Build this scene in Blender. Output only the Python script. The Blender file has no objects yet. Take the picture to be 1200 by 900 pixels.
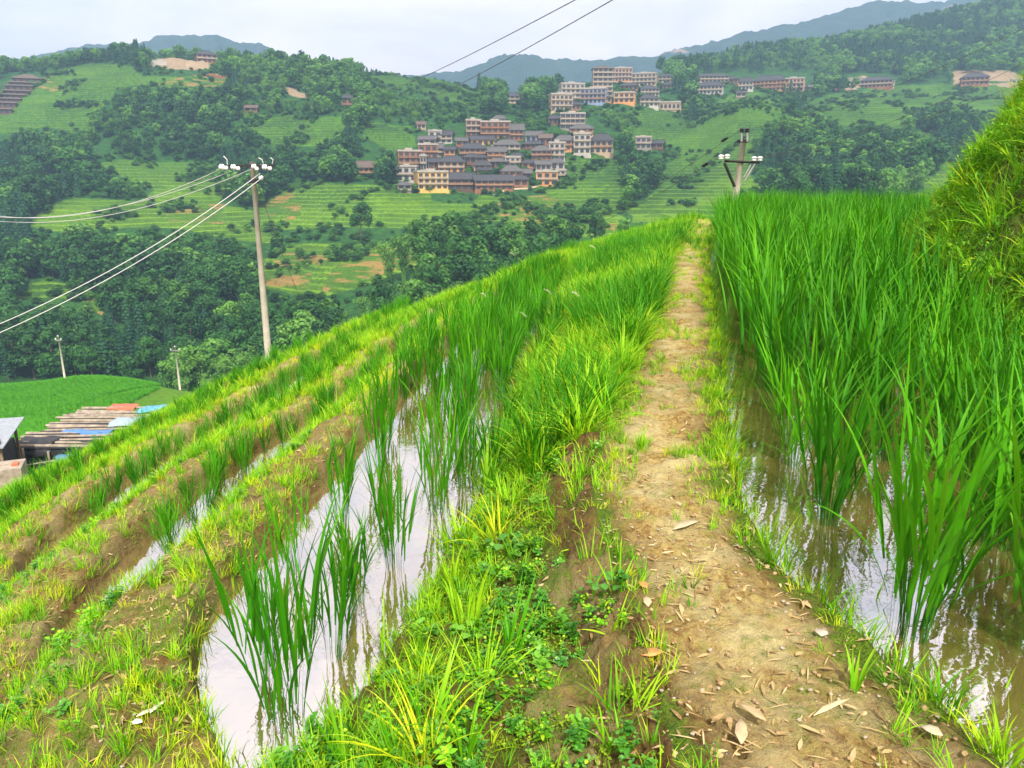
import bpy, math, random
import numpy as np

rng = np.random.default_rng(7)
random.seed(7)
scene = bpy.context.scene
COL = scene.collection
EYE = 1.5
SP, CP = 0.2577, 0.9662          # camera pitch about 14.93 degrees down
F = 900.0

# ------------------------------------------------------------------ projection helpers
def slope(py):
    v = (np.asarray(py, float) - 450) / F
    return (-SP - v * CP) / (CP - v * SP)
def ratio(px, py):
    v = (py - 450) / F
    return ((px - 600) / F) / (CP - v * SP)
def at(px, py, Y):
    return (ratio(px, py) * Y, Y, EYE + float(slope(py)) * Y)
def project(X, Y, Z):
    t = (Z - EYE) / Y
    depth = Y * CP - (Z - EYE) * SP
    v = (-Y * SP - (Z - EYE) * CP) / depth
    return 600 + F * X / depth, 450 + F * v

# ------------------------------------------------------------------ noise
def _h(ix, iy, s):
    n = (ix.astype(np.int64) * 374761393 + iy.astype(np.int64) * 668265263 + s * 1274126177) & 0x7fffffff
    n = ((n ^ (n >> 13)) * 1274126177) & 0x7fffffff
    n = n ^ (n >> 16)
    return (n & 0xffff) / 65535.0
def vnoise(x, y, s=0):
    x = np.asarray(x, float); y = np.asarray(y, float)
    ix = np.floor(x); iy = np.floor(y)
    fx = x - ix; fy = y - iy
    fx = fx * fx * fx * (fx * (fx * 6 - 15) + 10); fy = fy * fy * fy * (fy * (fy * 6 - 15) + 10)
    ix = ix.astype(np.int64); iy = iy.astype(np.int64)
    a = _h(ix, iy, s); b = _h(ix + 1, iy, s); c = _h(ix, iy + 1, s); d = _h(ix + 1, iy + 1, s)
    return (a + (b - a) * fx) * (1 - fy) + (c + (d - c) * fx) * fy
def fbm(x, y, s=0, o=4):
    r = 0; a = 1; t = 0
    for k in range(o):
        r = r + a * (vnoise(x, y, s + 17 * k) - .5); t += a
        x = x * 2.03 + 11.3; y = y * 2.03 - 7.7; a *= .5
    return r / t * 2
def sstep(a, b, x):
    t = np.clip((x - a) / (b - a), 0, 1)
    return t * t * (3 - 2 * t)
def softplus(x, k=2.0):
    return np.where(x > 20 * k, x, k * np.log1p(np.exp(np.clip(x / k, -30, 30))))

# ------------------------------------------------------------------ near terrace curves  x(Y)
def curve(pts):
    ys = [p[0] for p in pts]; xs = [p[1] for p in pts]
    gy = np.arange(-4, 62, .1); g = np.interp(gy, ys, xs)
    k = np.exp(-.5 * (np.arange(-12, 13) / 1.6) ** 2); k /= k.sum()
    g = np.convolve(np.pad(g, 12, 'edge'), k, 'valid')
    return lambda y: np.interp(y, gy, g)
PL = curve([(-4,-.9),(-1,-.3),(.6,.25),(1.82,.45),(2.33,.45),(3.31,.36),(4.58,.56),(6.48,1.07),(10.7,2.09),(15.6,3.22),(22,4.9),(30,7.0),(36,9.5),(45,15),(60,26)])
PR = curve([(-4,.0),(-1,.6),(.6,1.2),(1.73,1.33),(2.33,1.17),(2.96,1.05),(3.73,1.11),(5.62,1.58),(9.93,2.6),(15.6,3.93),(22,5.7),(30,7.9),(36,10.4),(45,16),(60,27)])
FT = curve([(-4,3.2),(2,3.6),(5,3.7),(8,4.2),(10,4.75),(12,6.0),(14,8.2),(16,11),(20,15),(30,22),(45,34),(60,50)])
WR1 = curve([(-4,-.75),(2.1,-.90),(2.38,-.66),(2.62,-.57),(3.27,-.44),(4.23,-.24),(5.27,-.14),(6.6,.04),(9.2,.42),(13.7,1.07),(20,2.5),(30,5.5),(36,8),(45,13),(60,24)])
WL1 = curve([(-4,-.75),(2.1,-.87),(2.25,-1.0),(2.42,-1.14),(2.7,-1.30),(3.11,-1.4),(3.47,-1.37),(3.84,-1.31),(4.56,-1.25),(5.87,-1.10),(7.9,-.9),(11,-.5),(16.3,.36),(20,1.4),(30,4.8),(36,7.2),(45,12),(60,23)])
WR2 = curve([(-4,-2.2),(3.4,-2.38),(3.8,-2.25),(4.5,-2.22),(6,-2.3),(8,-1.75),(10.6,-1.45),(16,-.6),(20,.5),(30,4),(36,6.4),(45,11),(60,22)])
WL2 = curve([(-4,-2.2),(3.4,-2.40),(3.8,-2.55),(4.5,-2.62),(6,-2.6),(8,-2.15),(10.6,-1.9),(16,-1.0),(20,.1),(30,3.7),(36,6.1),(45,10.6),(60,21.6)])
WR3 = curve([(-4,-3.6),(5.3,-3.85),(6.5,-3.8),(8,-3.8),(10.6,-3.35),(14,-3),(19,-2.4),(30,.5),(45,7),(60,18)])
WL3 = curve([(-4,-3.6),(5.3,-3.87),(5.9,-4.1),(8,-4.15),(10.6,-3.75),(14,-3.4),(19,-2.8),(30,.2),(45,6.6),(60,17.6)])
def YC(X):
    return np.interp(X, [-20,-8,-7,-5.6,-3.6,0,2.9,5.5,7,9,12,20,40], [7.5,9.5,11.2,16.5,19,20.5,27,33,35,31,27,25,24])

ZW0, ZW1, ZW2, ZW3 = -.07, -.43, -.97, -1.62
def near(X, Y):
    """returns height and a class code / helper fields for the near hillside"""
    o = np.zeros_like(X)
    w1 = np.clip((WR1(Y) - WL1(Y)) / .2, 0, 1) * sstep(16, 14.5, Y); w2 = np.clip((WR2(Y) - WL2(Y)) / .15, 0, 1) * sstep(14, 12.5, Y); w3 = np.clip((WR3(Y) - WL3(Y)) / .15, 0, 1) * sstep(14, 12.5, Y)
    b3 = WL3(Y) - .34
    tz = -.30 * sstep(2.6, -.5, Y)
    far = np.clip((Y - 6) / 10, 0, 1)
    C = [ (b3 - 200, -2.3 - .50 * 198 + o, 9),
          (b3 - 1.75, -2.22 + o, 8), (b3 - 1.35, -2.05 + o, 7), (b3 - 1.3, -2.15 + o, 6), (b3 - .8, -2.15 + o, 5),
          (b3, -1.52 + o, 4), (WL3(Y) - .03, -1.47 + o, 3),
          (WL3(Y) + .03, -1.5 - .2 * w3, 10), (WR3(Y) - .02, -1.5 - .2 * w3, 5),
          (WL2(Y) - .32, -.88 + o, 4), (WL2(Y) - .03, -.83 + o, 3),
          (WL2(Y) + .03, -.86 - .2 * w2, 10), (WR2(Y) - .02, -.86 - .2 * w2, 5),
          (WL1(Y) - .34 - .10 * sstep(6, 2.5, Y), -.36 + tz, 4), (WL1(Y) - .04, -.29 + tz, 3),
          (WL1(Y) + .04, -.31 - .24 * w1 + tz, 10), (WR1(Y) - .03, -.31 - .24 * w1 + tz, 11), (WR1(Y) + .07, -.31 - .07 * w1 + tz, 11),
          (WR1(Y) + (PL(Y) - WR1(Y)) * (.70 + .14 * sstep(4, 3, Y)), -.13 - .06 * sstep(4, 3, Y) + o, 2),
          (PL(Y), o, 1), (PR(Y), o, 12), (PR(Y) + .12, ZW0 - .12 + o, 10), (FT(Y), ZW0 - .12 + o, 13),
          (FT(Y) + 1.9, 2.9 + o, 14), (FT(Y) + 20, 9 + o, 14), (FT(Y) + 200, 60 + o, 14)]
    z = np.full(X.shape, -50.); cls = np.zeros(X.shape, int); tt = np.zeros(X.shape)
    for i in range(len(C) - 1):
        xa, za, ca = C[i]; xb, zb, cb = C[i + 1]
        m = (X >= xa) & (X < xb)
        t = np.clip((X - xa) / np.maximum(xb - xa, 1e-4), 0, 1)
        zz = za + (zb - za) * t
        z = np.where(m, zz, z); cls = np.where(m, ca, cls); tt = np.where(m, t, tt)
    return z, cls, tt
# class codes (interval to the right of the curve): 4 bund top, 1 path, 10 pond, 2/11 bank, 5 slope, 13 right bank, 12 kerb of pond

# ------------------------------------------------------------------ far terrain table
COLS = {
 -200: [('z',40,-15),('z',50,-18),('z',85,-27.3),('z',100,-30.5),('z',140,-36),('z',170,-50),(200,430),(240,360),(300,270),(340,240),(400,190),(480,120),(545,85),(640,95),(900,120)],
 0: [('z',40,-15),('z',50,-18),('z',85,-27.3),('z',100,-30.8),('z',140,-35.5),('z',170,-50),(200,430),(215,400),(240,340),(265,300),(300,262),(335,240),(380,200),(430,150),(480,110),(545,74),(640,82),(900,120)],
 60: [('z',40,-15),('z',50,-18),('z',85,-27.3),('z',100,-30.0),('z',140,-34.0),('z',170,-50),(200,432),(215,402),(240,345),(265,305),(300,258),(325,240),(360,210),(400,180),(430,152),(480,112),(548,68),(640,78),(900,120)],
 100: [('z',40,-15),('z',50,-18),('z',85,-27.3),('z',100,-30.0),('z',140,-34.2),('z',170,-50),(200,435),(215,405),(240,350),(265,310),(300,262),(320,240),(345,225),(390,190),(430,155),(480,115),(550,64),(650,75),(900,120)],
 200: [('z',40,-14),('z',50,-18),('z',85,-28),('z',100,-32),('z',140,-36.5),('z',170,-50),(200,435),(220,400),(250,350),(280,305),(305,268),(335,245),(350,225),(370,200),(405,185),(450,135),(500,92),(520,78),(545,66),(565,54),(640,62),(900,110)],
 300: [('z',40,-13),('z',60,-22),('z',100,-36),('z',140,-46),('z',170,-50),(200,430),(225,390),(255,345),(280,315),(300,290),(325,265),(345,250),(360,232),(385,205),(420,170),(460,135),(520,90),(570,66),(650,75),(900,110)],
 400: [('z',40,-8),('z',60,-20),('z',100,-36),('z',150,-46),(180,420),(210,372),(235,345),(250,325),(268,300),(285,290),(300,272),(320,254),(345,228),(362,214),(385,209),(410,180),(450,140),(500,105),(560,70),(640,78),(900,105)],
 500: [('z',40,-8),('z',60,-18),('z',100,-34),('z',150,-44),(180,400),(210,350),(240,315),(260,300),(290,275),(320,250),(345,232),(365,222),(400,200),(440,165),(480,135),(540,108),(600,80),(700,90),(900,105)],
 600: [('z',40,-8),('z',60,-18),('z',100,-34),('z',150,-44),(180,380),(210,330),(240,300),(270,275),(300,258),(340,235),(365,224),(400,195),(440,165),(490,142),(550,120),(620,104),(700,100),(760,99),(900,110)],
 700: [('z',40,-6),('z',60,-14),('z',100,-30),('z',150,-42),(180,360),(220,300),(260,275),(300,255),(350,232),(385,208),(410,185),(440,165),(480,140),(520,120),(560,102),(620,84),(720,86),(900,100)],
 800: [('z',40,-6),('z',60,-14),('z',100,-30),('z',150,-42),(180,340),(240,285),(300,255),(350,232),(400,200),(450,168),(500,143),(540,122),(580,106),(640,90),(700,78),(800,68),(900,80),(1100,100)],
 870: [('z',40,-6),('z',60,-14),('z',100,-30),('z',150,-42),(180,330),(240,278),(300,250),(340,225),(370,195),(400,165),(440,135),(475,111),(530,113),(590,103),(640,92),(720,76),(800,54),(860,48),(1000,60)],
 940: [('z',40,-6),('z',60,-14),('z',100,-30),('z',150,-42),(180,320),(240,270),(300,245),(340,222),(380,192),(420,165),(470,142),(520,122),(580,108),(640,95),(720,75),(800,54),(860,47),(1000,60)],
 1000: [('z',40,-6),('z',60,-14),('z',100,-30),('z',150,-42),(180,310),(240,265),(300,238),(340,218),(380,195),(430,165),(480,138),(530,116),(590,103),(640,97),(720,70),(800,45),(900,34),(1100,50)],
 1100: [('z',40,-6),('z',60,-14),('z',100,-30),('z',150,-42),(180,300),(240,255),(300,232),(350,207),(400,177),(450,150),(500,127),(560,106),(620,99),(700,70),(800,35),(900,8),(1000,15)],
 1200: [('z',40,-6),('z',60,-14),('z',100,-30),('z',150,-42),(180,290),(240,245),(300,225),(350,200),(400,172),(450,147),(500,127),(560,108),(620,97),(700,60),(800,20),(900,-22),(1100,-28)],
 1450: [('z',40,-4),('z',60,-10),('z',100,-26),('z',150,-38),(180,280),(240,235),(300,215),(350,190),(400,162),(450,137),(500,117),(560,98),(620,87),(700,50),(800,10),(900,-32),(1100,-38)],
}
TPX = np.arange(-200, 1451, 10.); TY = np.arange(36, 1260, 3.)
def build_table():
    ks = sorted(COLS); rows = []
    for k in ks:
        ys = []; zs = []
        for e in COLS[k]:
            if e[0] == 'z': ys.append(e[1]); zs.append(e[2])
            else: ys.append(e[0]); zs.append(EYE + float(slope(e[1] + (12 * min(1, max(0, (e[0] - 490) / 60)) if k < 450 or k > 750 or e[0] > 560 else 5 * min(1, max(0, (e[0] - 490) / 60))))) * e[0])
        ys.append(1260); zs.append(zs[-1] - 60)
        rows.append(np.interp(TY, ys, zs))
    rows = np.array(rows)                       # (k, Y)
    T = np.empty((len(TPX), len(TY)))
    ks = np.array(ks, float)
    for i, p in enumerate(TPX):
        j = min(max(np.searchsorted(ks, p) - 1, 0), len(ks) - 2)
        t = (p - ks[j]) / (ks[j + 1] - ks[j]); t = np.clip(t, 0, 1); t = .5 * t + .5 * t * t * (3 - 2 * t)
        T[i] = rows[j] * (1 - t) + rows[j + 1] * t
    def blur(A, s, ax):
        n = int(3 * s) + 1; k = np.exp(-.5 * (np.arange(-n, n + 1) / s) ** 2); k /= k.sum()
        return np.apply_along_axis(lambda r: np.convolve(np.pad(r, n, 'edge'), k, 'valid'), ax, A)
    return blur(blur(T, 1.3, 1), 1.6, 0)
TAB = build_table()
def table(X, Y):
    px = 600 + X / np.maximum(Y, 20) * 936
    a = np.clip((px + 200) / 10, 0, len(TPX) - 1.001); b = np.clip((Y - 36) / 3, 0, len(TY) - 1.001)
    i = a.astype(int); j = b.astype(int); fa = a - i; fb = b - j
    return (TAB[i, j] * (1 - fa) * (1 - fb) + TAB[i + 1, j] * fa * (1 - fb) + TAB[i, j + 1] * (1 - fa) * fb + TAB[i + 1, j + 1] * fa * fb)

def inpoly(px, py, poly):
    r = np.zeros(px.shape, bool); n = len(poly)
    for i in range(n):
        x1, y1 = poly[i]; x2, y2 = poly[(i + 1) % n]
        c = ((y1 > py) != (y2 > py)) & (px < (x2 - x1) * (py - y1) / (y2 - y1 + 1e-9) + x1)
        r ^= c
    return r
PADDY = [
 [(-60,160),(-60,130),(10,118),(38,100),(58,84),(90,76),(150,76),(178,98),(135,106),(114,130),(108,154),(55,152)],
 [(112,192),(160,186),(250,193),(268,215),(255,240),(150,245),(180,222)],
 [(30,262),(60,240),(85,232),(140,235),(262,240),(318,252),(312,285),(240,272),(180,266),(60,272)],
 [(305,245),(348,214),(500,220),(560,228),(650,238),(660,246),(560,262),(500,266),(430,268),(380,266),(318,268)],
 [(300,312),(335,288),(430,284),(492,288),(505,308),(440,330),(370,350),(300,336)],
 [(555,240),(640,226),(725,250),(735,272),(690,278),(600,266)],
 [(658,182),(717,180),(742,245),(690,245),(640,228),(645,214)],
 [(285,130),(320,135),(400,135),(412,150),(372,170),(325,172),(285,145)],
 [(415,82),(500,78),(566,108),(556,126),(500,112),(450,98)],
 [(170,88),(215,92),(200,105),(165,100)],
 [(738,130),(795,124),(808,148),(840,116),(880,106),(935,128),(970,112),(1060,99),(1260,98),(1260,130),(1100,132),(1050,140),(1110,150),(1085,180),(1150,200),(1050,250),(740,260),(735,245),(750,205),(795,185),(738,168)],
 [(430,140),(480,150),(485,170),(455,175),(430,160)],
 [(15,340),(50,328),(90,338),(125,350),(120,356),(60,348),(20,350)],
]
BROWN = [
 [(310,312),(345,292),(430,286),(488,290),(490,306),(430,326),(370,342),(310,332)],
 [(570,238),(640,226),(722,250),(725,270),(640,262),(590,252)],
 [(185,98),(240,82),(270,86),(262,98),(210,104)],
 [(196,240),(262,238),(262,262),(200,258)], [(30,92),(60,88),(90,96),(60,106)], [(100,345),(128,350),(130,372),(112,368)],
 [(310,238),(345,216),(350,250),(315,264)],
]
DIRT = [[(172,78),(200,62),(215,54),(228,56),(250,72),(243,82),(200,80)], [(330,102),(365,108),(365,114),(335,110)],
        [(770,118),(800,120),(800,130),(772,126)], [(965,98),(1012,88),(1050,100),(980,106)], [(1115,84),(1185,84),(1200,92),(1120,100)]]
NOFOREST = [
 [(120,150),(140,170),(118,190),(108,175)],
 [(462,150),(520,148),(612,132),(668,128),(645,110),(690,85),(775,80),(800,128),(745,124),(700,128),(690,136),(722,160),(722,182),(664,186),(664,220),(460,226)],
 [(812,85),(955,86),(955,112),(812,112)], [(990,86),(1050,86),(1050,106),(990,106)], [(1125,84),(1200,84),(1200,102),(1125,102)],
 [(0,90),(50,84),(58,100),(0,140)], [(172,55),(200,50),(254,58),(254,84),(172,84)], [(285,120),(302,120),(302,134),(285,134)],
 [(398,108),(415,108),(415,126),(398,126)], [(592,106),(615,106),(615,122),(592,122)], [(414,186),(440,186),(440,212),(414,212)], [(742,158),(782,158),(782,178),(742,178)],
]
TREEIN = [  # clumps of trees standing inside the fields of the right hill
 [(885,172),(900,146),(930,128),(960,132),(985,150),(1040,145),(1085,165),(1105,195),(1080,222),(1040,234),(960,246),(900,236),(880,205)],
 [(1060,128),(1130,120),(1160,150),(1100,158),(1060,150)],
 [(735,190),(760,175),(798,172),(780,200),(755,235),(735,240)], [(505,226),(560,226),(560,238),(505,236)],
 [(770,118),(800,122),(830,112),(820,130),(795,140),(780,130)],
]
def cover(px, py):
    pad = np.zeros(px.shape, bool); br = pad.copy(); di = pad.copy(); nf = pad.copy(); ti = pad.copy()
    for p in PADDY: pad |= inpoly(px, py, p)
    for p in BROWN: br |= inpoly(px, py, p)
    for p in DIRT: di |= inpoly(px, py, p)
    for p in NOFOREST: nf |= inpoly(px, py, p)
    for p in TREEIN: ti |= inpoly(px, py, p)
    pad &= ~ti
    return pad, br, di, nf | pad | br | di

STEP = 1.5
def zfar(X, Y, full=False):
    z0 = table(X, Y)
    k = sstep(175, 260, Y) * (1 - .5 * sstep(600, 900, Y))
    z0 = z0 + k * (5.5 * fbm(X / 75, Y / 75, 3, 3) + 2.0 * fbm(X / 19, Y / 19, 9, 3)) + .5 * sstep(60, 100, Y) * fbm(X / 14, Y / 14, 5, 2)
    px, py = project(X, Y, z0)
    jx = 7 * fbm(X / 18, Y / 18, 31, 3); jy = 3.5 * fbm(X / 18, Y / 18, 47, 3)
    pad, br, di, nf = cover(px + jx, py + jy)
    m = (pad | br) & (Y > 205)
    q = z0 / STEP + .35 * fbm(X / 40, Y / 40, 71, 2); fl = np.floor(q); fr = q - fl
    zq = z0 + STEP * (sstep(.62, .98, fr) - fr) * .95
    z = np.where(m, zq, z0)
    if not full: return z
    return z, (fr, fl, pad, br, di, nf, px, py)
def ground(X, Y):
    """height of the whole land"""
    X = np.asarray(X, float); Y = np.asarray(Y, float)
    zn, cls, tt = near(X, Y)
    yc = YC(X)
    zn = zn - .36 * softplus(Y - yc, 1.2)
    w = sstep(3, 24, Y - yc)
    zf = table(X, np.maximum(Y, 36))
    return zn * (1 - w) + zf * w, cls, tt

# ------------------------------------------------------------------ mesh helpers
def tag(o, label=None, cat=None, group=None, kind=None):
    if label: o['label'] = label
    if cat: o['category'] = cat
    if group: o['group'] = group
    if kind: o['kind'] = kind
    return o
def mesh_np(name, V, Fq, mats=(), smooth=False, attrs=None, mi=None):
    me = bpy.data.meshes.new(name)
    V = np.asarray(V, np.float32).reshape(-1, 3); Fq = np.asarray(Fq, np.int32)
    n = len(Fq); k = Fq.shape[1]
    me.vertices.add(len(V)); me.vertices.foreach_set('co', V.ravel())
    me.loops.add(n * k); me.loops.foreach_set('vertex_index', Fq.ravel())
    me.polygons.add(n); me.polygons.foreach_set('loop_start', np.arange(0, n * k, k, dtype=np.int32))
    try: me.polygons.foreach_set('loop_total', np.full(n, k, np.int32))
    except Exception: pass
    if smooth: me.polygons.foreach_set('use_smooth', np.ones(n, bool))
    for m in mats: me.materials.append(m)
    if mi is not None: me.polygons.foreach_set('material_index', np.asarray(mi, np.int32))
    for a, val in (attrs or {}).items():
        at_ = me.attributes.new(a, 'FLOAT', 'POINT'); at_.data.foreach_set('value', np.asarray(val, np.float32).ravel())
    me.update(calc_edges=True)
    return me
def link(name, me, parent=None, loc=(0, 0, 0), rz=0):
    o = bpy.data.objects.new(name, me); COL.objects.link(o)
    o.location = loc; o.rotation_euler = (0, 0, rz)
    if parent: o.parent = parent
    return o
def empty(name, loc=(0, 0, 0), rz=0):
    return link(name, None, None, loc, rz)
def grid_mesh(name, X, Y, Z, mats, attrs=None):
    n, m = X.shape
    idx = np.arange(n * m).reshape(n, m)
    Fq = np.stack([idx[:-1, :-1], idx[:-1, 1:], idx[1:, 1:], idx[1:, :-1]], -1).reshape(-1, 4)
    return mesh_np(name, np.stack([X, Y, Z], -1), Fq, mats, True, attrs)
class MB:
    def __init__(s): s.v = []; s.f = []; s.m = []
    def add(s, vs, fs, m=0):
        b = len(s.v); s.v += [tuple(v) for v in vs]; s.f += [tuple(b + i for i in f) for f in fs]; s.m += [m] * len(fs); return s
    def box(s, x0, x1, y0, y1, z0, z1, m=0):
        v = [(x0,y0,z0),(x1,y0,z0),(x1,y1,z0),(x0,y1,z0),(x0,y0,z1),(x1,y0,z1),(x1,y1,z1),(x0,y1,z1)]
        return s.add(v, [(0,3,2,1),(4,5,6,7),(0,1,5,4),(1,2,6,5),(2,3,7,6),(3,0,4,7)], m)
    def tube(s, pts, r, n=8, m=0, cap=True):
        pts = [np.array(p, float) for p in pts]; rs = r if isinstance(r, (list, tuple)) else [r] * len(pts)
        b = len(s.v); up = None
        for i, p in enumerate(pts):
            d = pts[min(i + 1, len(pts) - 1)] - pts[max(i - 1, 0)]; d = d / (np.linalg.norm(d) + 1e-9)
            ref = np.array([0, 0, 1.]) if abs(d[2]) < .9 else np.array([1., 0, 0])
            a = np.cross(d, ref); a /= np.linalg.norm(a); c = np.cross(d, a)
            for k in range(n):
                t = 2 * math.pi * k / n; q = p + rs[i] * (math.cos(t) * a + math.sin(t) * c); s.v.append(tuple(q))
        for i in range(len(pts) - 1):
            for k in range(n):
                k2 = (k + 1) % n; s.f.append((b + i*n + k, b + i*n + k2, b + (i+1)*n + k2, b + (i+1)*n + k)); s.m.append(m)
        if cap:
            s.f.append(tuple(b + k for k in range(n))); s.m.append(m)
            e = b + (len(pts) - 1) * n; s.f.append(tuple(e + k for k in reversed(range(n)))); s.m.append(m)
        return s
    def lathe(s, prof, c=(0, 0, 0), n=12, m=0, axis='z'):
        b = len(s.v)
        for r, h in prof:
            for k in range(n):
                t = 2 * math.pi * k / n; q = (r * math.cos(t), r * math.sin(t), h)
                if axis == 'x': q = (q[2], q[0], q[1])
                s.v.append((c[0] + q[0], c[1] + q[1], c[2] + q[2]))
        for i in range(len(prof) - 1):
            for k in range(n):
                k2 = (k + 1) % n; s.f.append((b + i*n + k, b + i*n + k2, b + (i+1)*n + k2, b + (i+1)*n + k)); s.m.append(m)
        return s
    def mesh(s, name, mats, smooth=False):
        me = bpy.data.meshes.new(name); me.from_pydata(s.v, [], s.f)
        for m in (mats if isinstance(mats, (list, tuple)) else [mats]): me.materials.append(m)
        me.polygons.foreach_set('material_index', s.m)
        if smooth: me.polygons.foreach_set('use_smooth', [True] * len(s.f))
        me.update(); return me
    def build(s, name, mats, parent=None, smooth=False, loc=(0, 0, 0)):
        return link(name, s.mesh(name, mats, smooth), parent, loc)

# ------------------------------------------------------------------ materials
def newmat(name):
    m = bpy.data.materials.new(name); m.use_nodes = True; nt = m.node_tree
    return m, nt, nt.nodes['Principled BSDF'], nt.nodes['Material Output']
def N(nt, t, **kw):
    n = nt.nodes.new(t)
    for k, v in kw.items(): setattr(n, k, v)
    return n
def mixc(nt, fac, a, b, mode='MIX'):
    n = N(nt, 'ShaderNodeMix', data_type='RGBA', blend_type=mode)
    for s, v in ((n.inputs[0], fac), (n.inputs[6], a), (n.inputs[7], b)):
        if hasattr(v, 'is_linked'): nt.links.new(v, s)
        else: s.default_value = v if not isinstance(v, tuple) else (*v[:3], 1)
    return n.outputs[2]
def mth(nt, op, a, b=0, c=0, clamp=False):
    n = N(nt, 'ShaderNodeMath', operation=op, use_clamp=clamp)
    for s, v in zip(n.inputs, (a, b, c)):
        if hasattr(v, 'is_linked'): nt.links.new(v, s)
        else: s.default_value = v
    return n.outputs[0]
def noise(nt, scale, detail=4, rough=.6, vec=None, dist=0):
    n = N(nt, 'ShaderNodeTexNoise'); n.inputs['Scale'].default_value = scale; n.inputs['Detail'].default_value = detail
    n.inputs['Roughness'].default_value = rough; n.inputs['Distortion'].default_value = dist
    if vec is not None: nt.links.new(vec, n.inputs['Vector'])
    return n.outputs['Fac']
def ramp(nt, fac, stops):
    r = N(nt, 'ShaderNodeValToRGB'); nt.links.new(fac, r.inputs[0]); e = r.color_ramp.elements
    while len(e) < len(stops): e.new(.5)
    for q, (p, c) in zip(e, stops):
        q.position = p; q.color = (*c, 1) if isinstance(c, tuple) else (c, c, c, 1)
    return r.outputs[0]
def attr(nt, a): return N(nt, 'ShaderNodeAttribute', attribute_name=a).outputs['Fac']
def geo(nt): return N(nt, 'ShaderNodeNewGeometry').outputs['Position']
def bump(nt, b, h, s, d):
    n = N(nt, 'ShaderNodeBump'); n.inputs['Strength'].default_value = s; n.inputs['Distance'].default_value = d
    nt.links.new(h, n.inputs['Height']); nt.links.new(n.outputs[0], b.inputs['Normal'])
def simple(name, col, rough=.7, metal=0, var=.25, scale=3., spec=.3):
    m, nt, b, out = newmat(name)
    f = noise(nt, scale, 5, .65, N(nt, 'ShaderNodeTexCoord').outputs['Object'])
    c = mixc(nt, ramp(nt, f, [(.3, 0.), (.7, 1.)]), tuple(x * (1 - var) for x in col), tuple(min(1, x * (1 + var)) for x in col))
    nt.links.new(c, b.inputs['Base Color']); b.inputs['Roughness'].default_value = rough; b.inputs['Metallic'].default_value = metal
    b.inputs['Specular IOR Level'].default_value = spec
    return m
def leaf(name, ca, cb, cc=None, trans=.35, rough=.5, spec=.3, nscale=None, tipcol=None):
    """two-sided leaf: reflects and lets light through, colour varies from plant to plant"""
    m, nt, b, out = newmat(name)
    rnd = N(nt, 'ShaderNodeObjectInfo').outputs['Random']
    c = ramp(nt, rnd, [(0., ca), (.55, cb), (1., cc or cb)])
    if nscale:
        c = mixc(nt, ramp(nt, noise(nt, nscale, 3, .6, geo(nt)), [(.35, 0.), (.65, 1.)]), c, mixc(nt, .6, c, cc or cb))
    bl = attr(nt, 'shade')                        # blade-to-blade colour difference and dry tips, grown with the blade
    c = mixc(nt, bl, c, tipcol or tuple(min(1, x * 1.5) for x in (cc or cb)))
    nt.links.new(c, b.inputs['Base Color']); b.inputs['Roughness'].default_value = rough; b.inputs['Specular IOR Level'].default_value = spec
    tr = N(nt, 'ShaderNodeBsdfTranslucent'); nt.links.new(mixc(nt, 1.0, c, (1., 1.0, .45), 'MULTIPLY'), tr.inputs['Color'])
    mx = N(nt, 'ShaderNodeMixShader'); mx.inputs[0].default_value = trans
    nt.links.new(b.outputs[0], mx.inputs[1]); nt.links.new(tr.outputs[0], mx.inputs[2]); nt.links.new(mx.outputs[0], out.inputs[0])
    return m

M = {}
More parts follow.
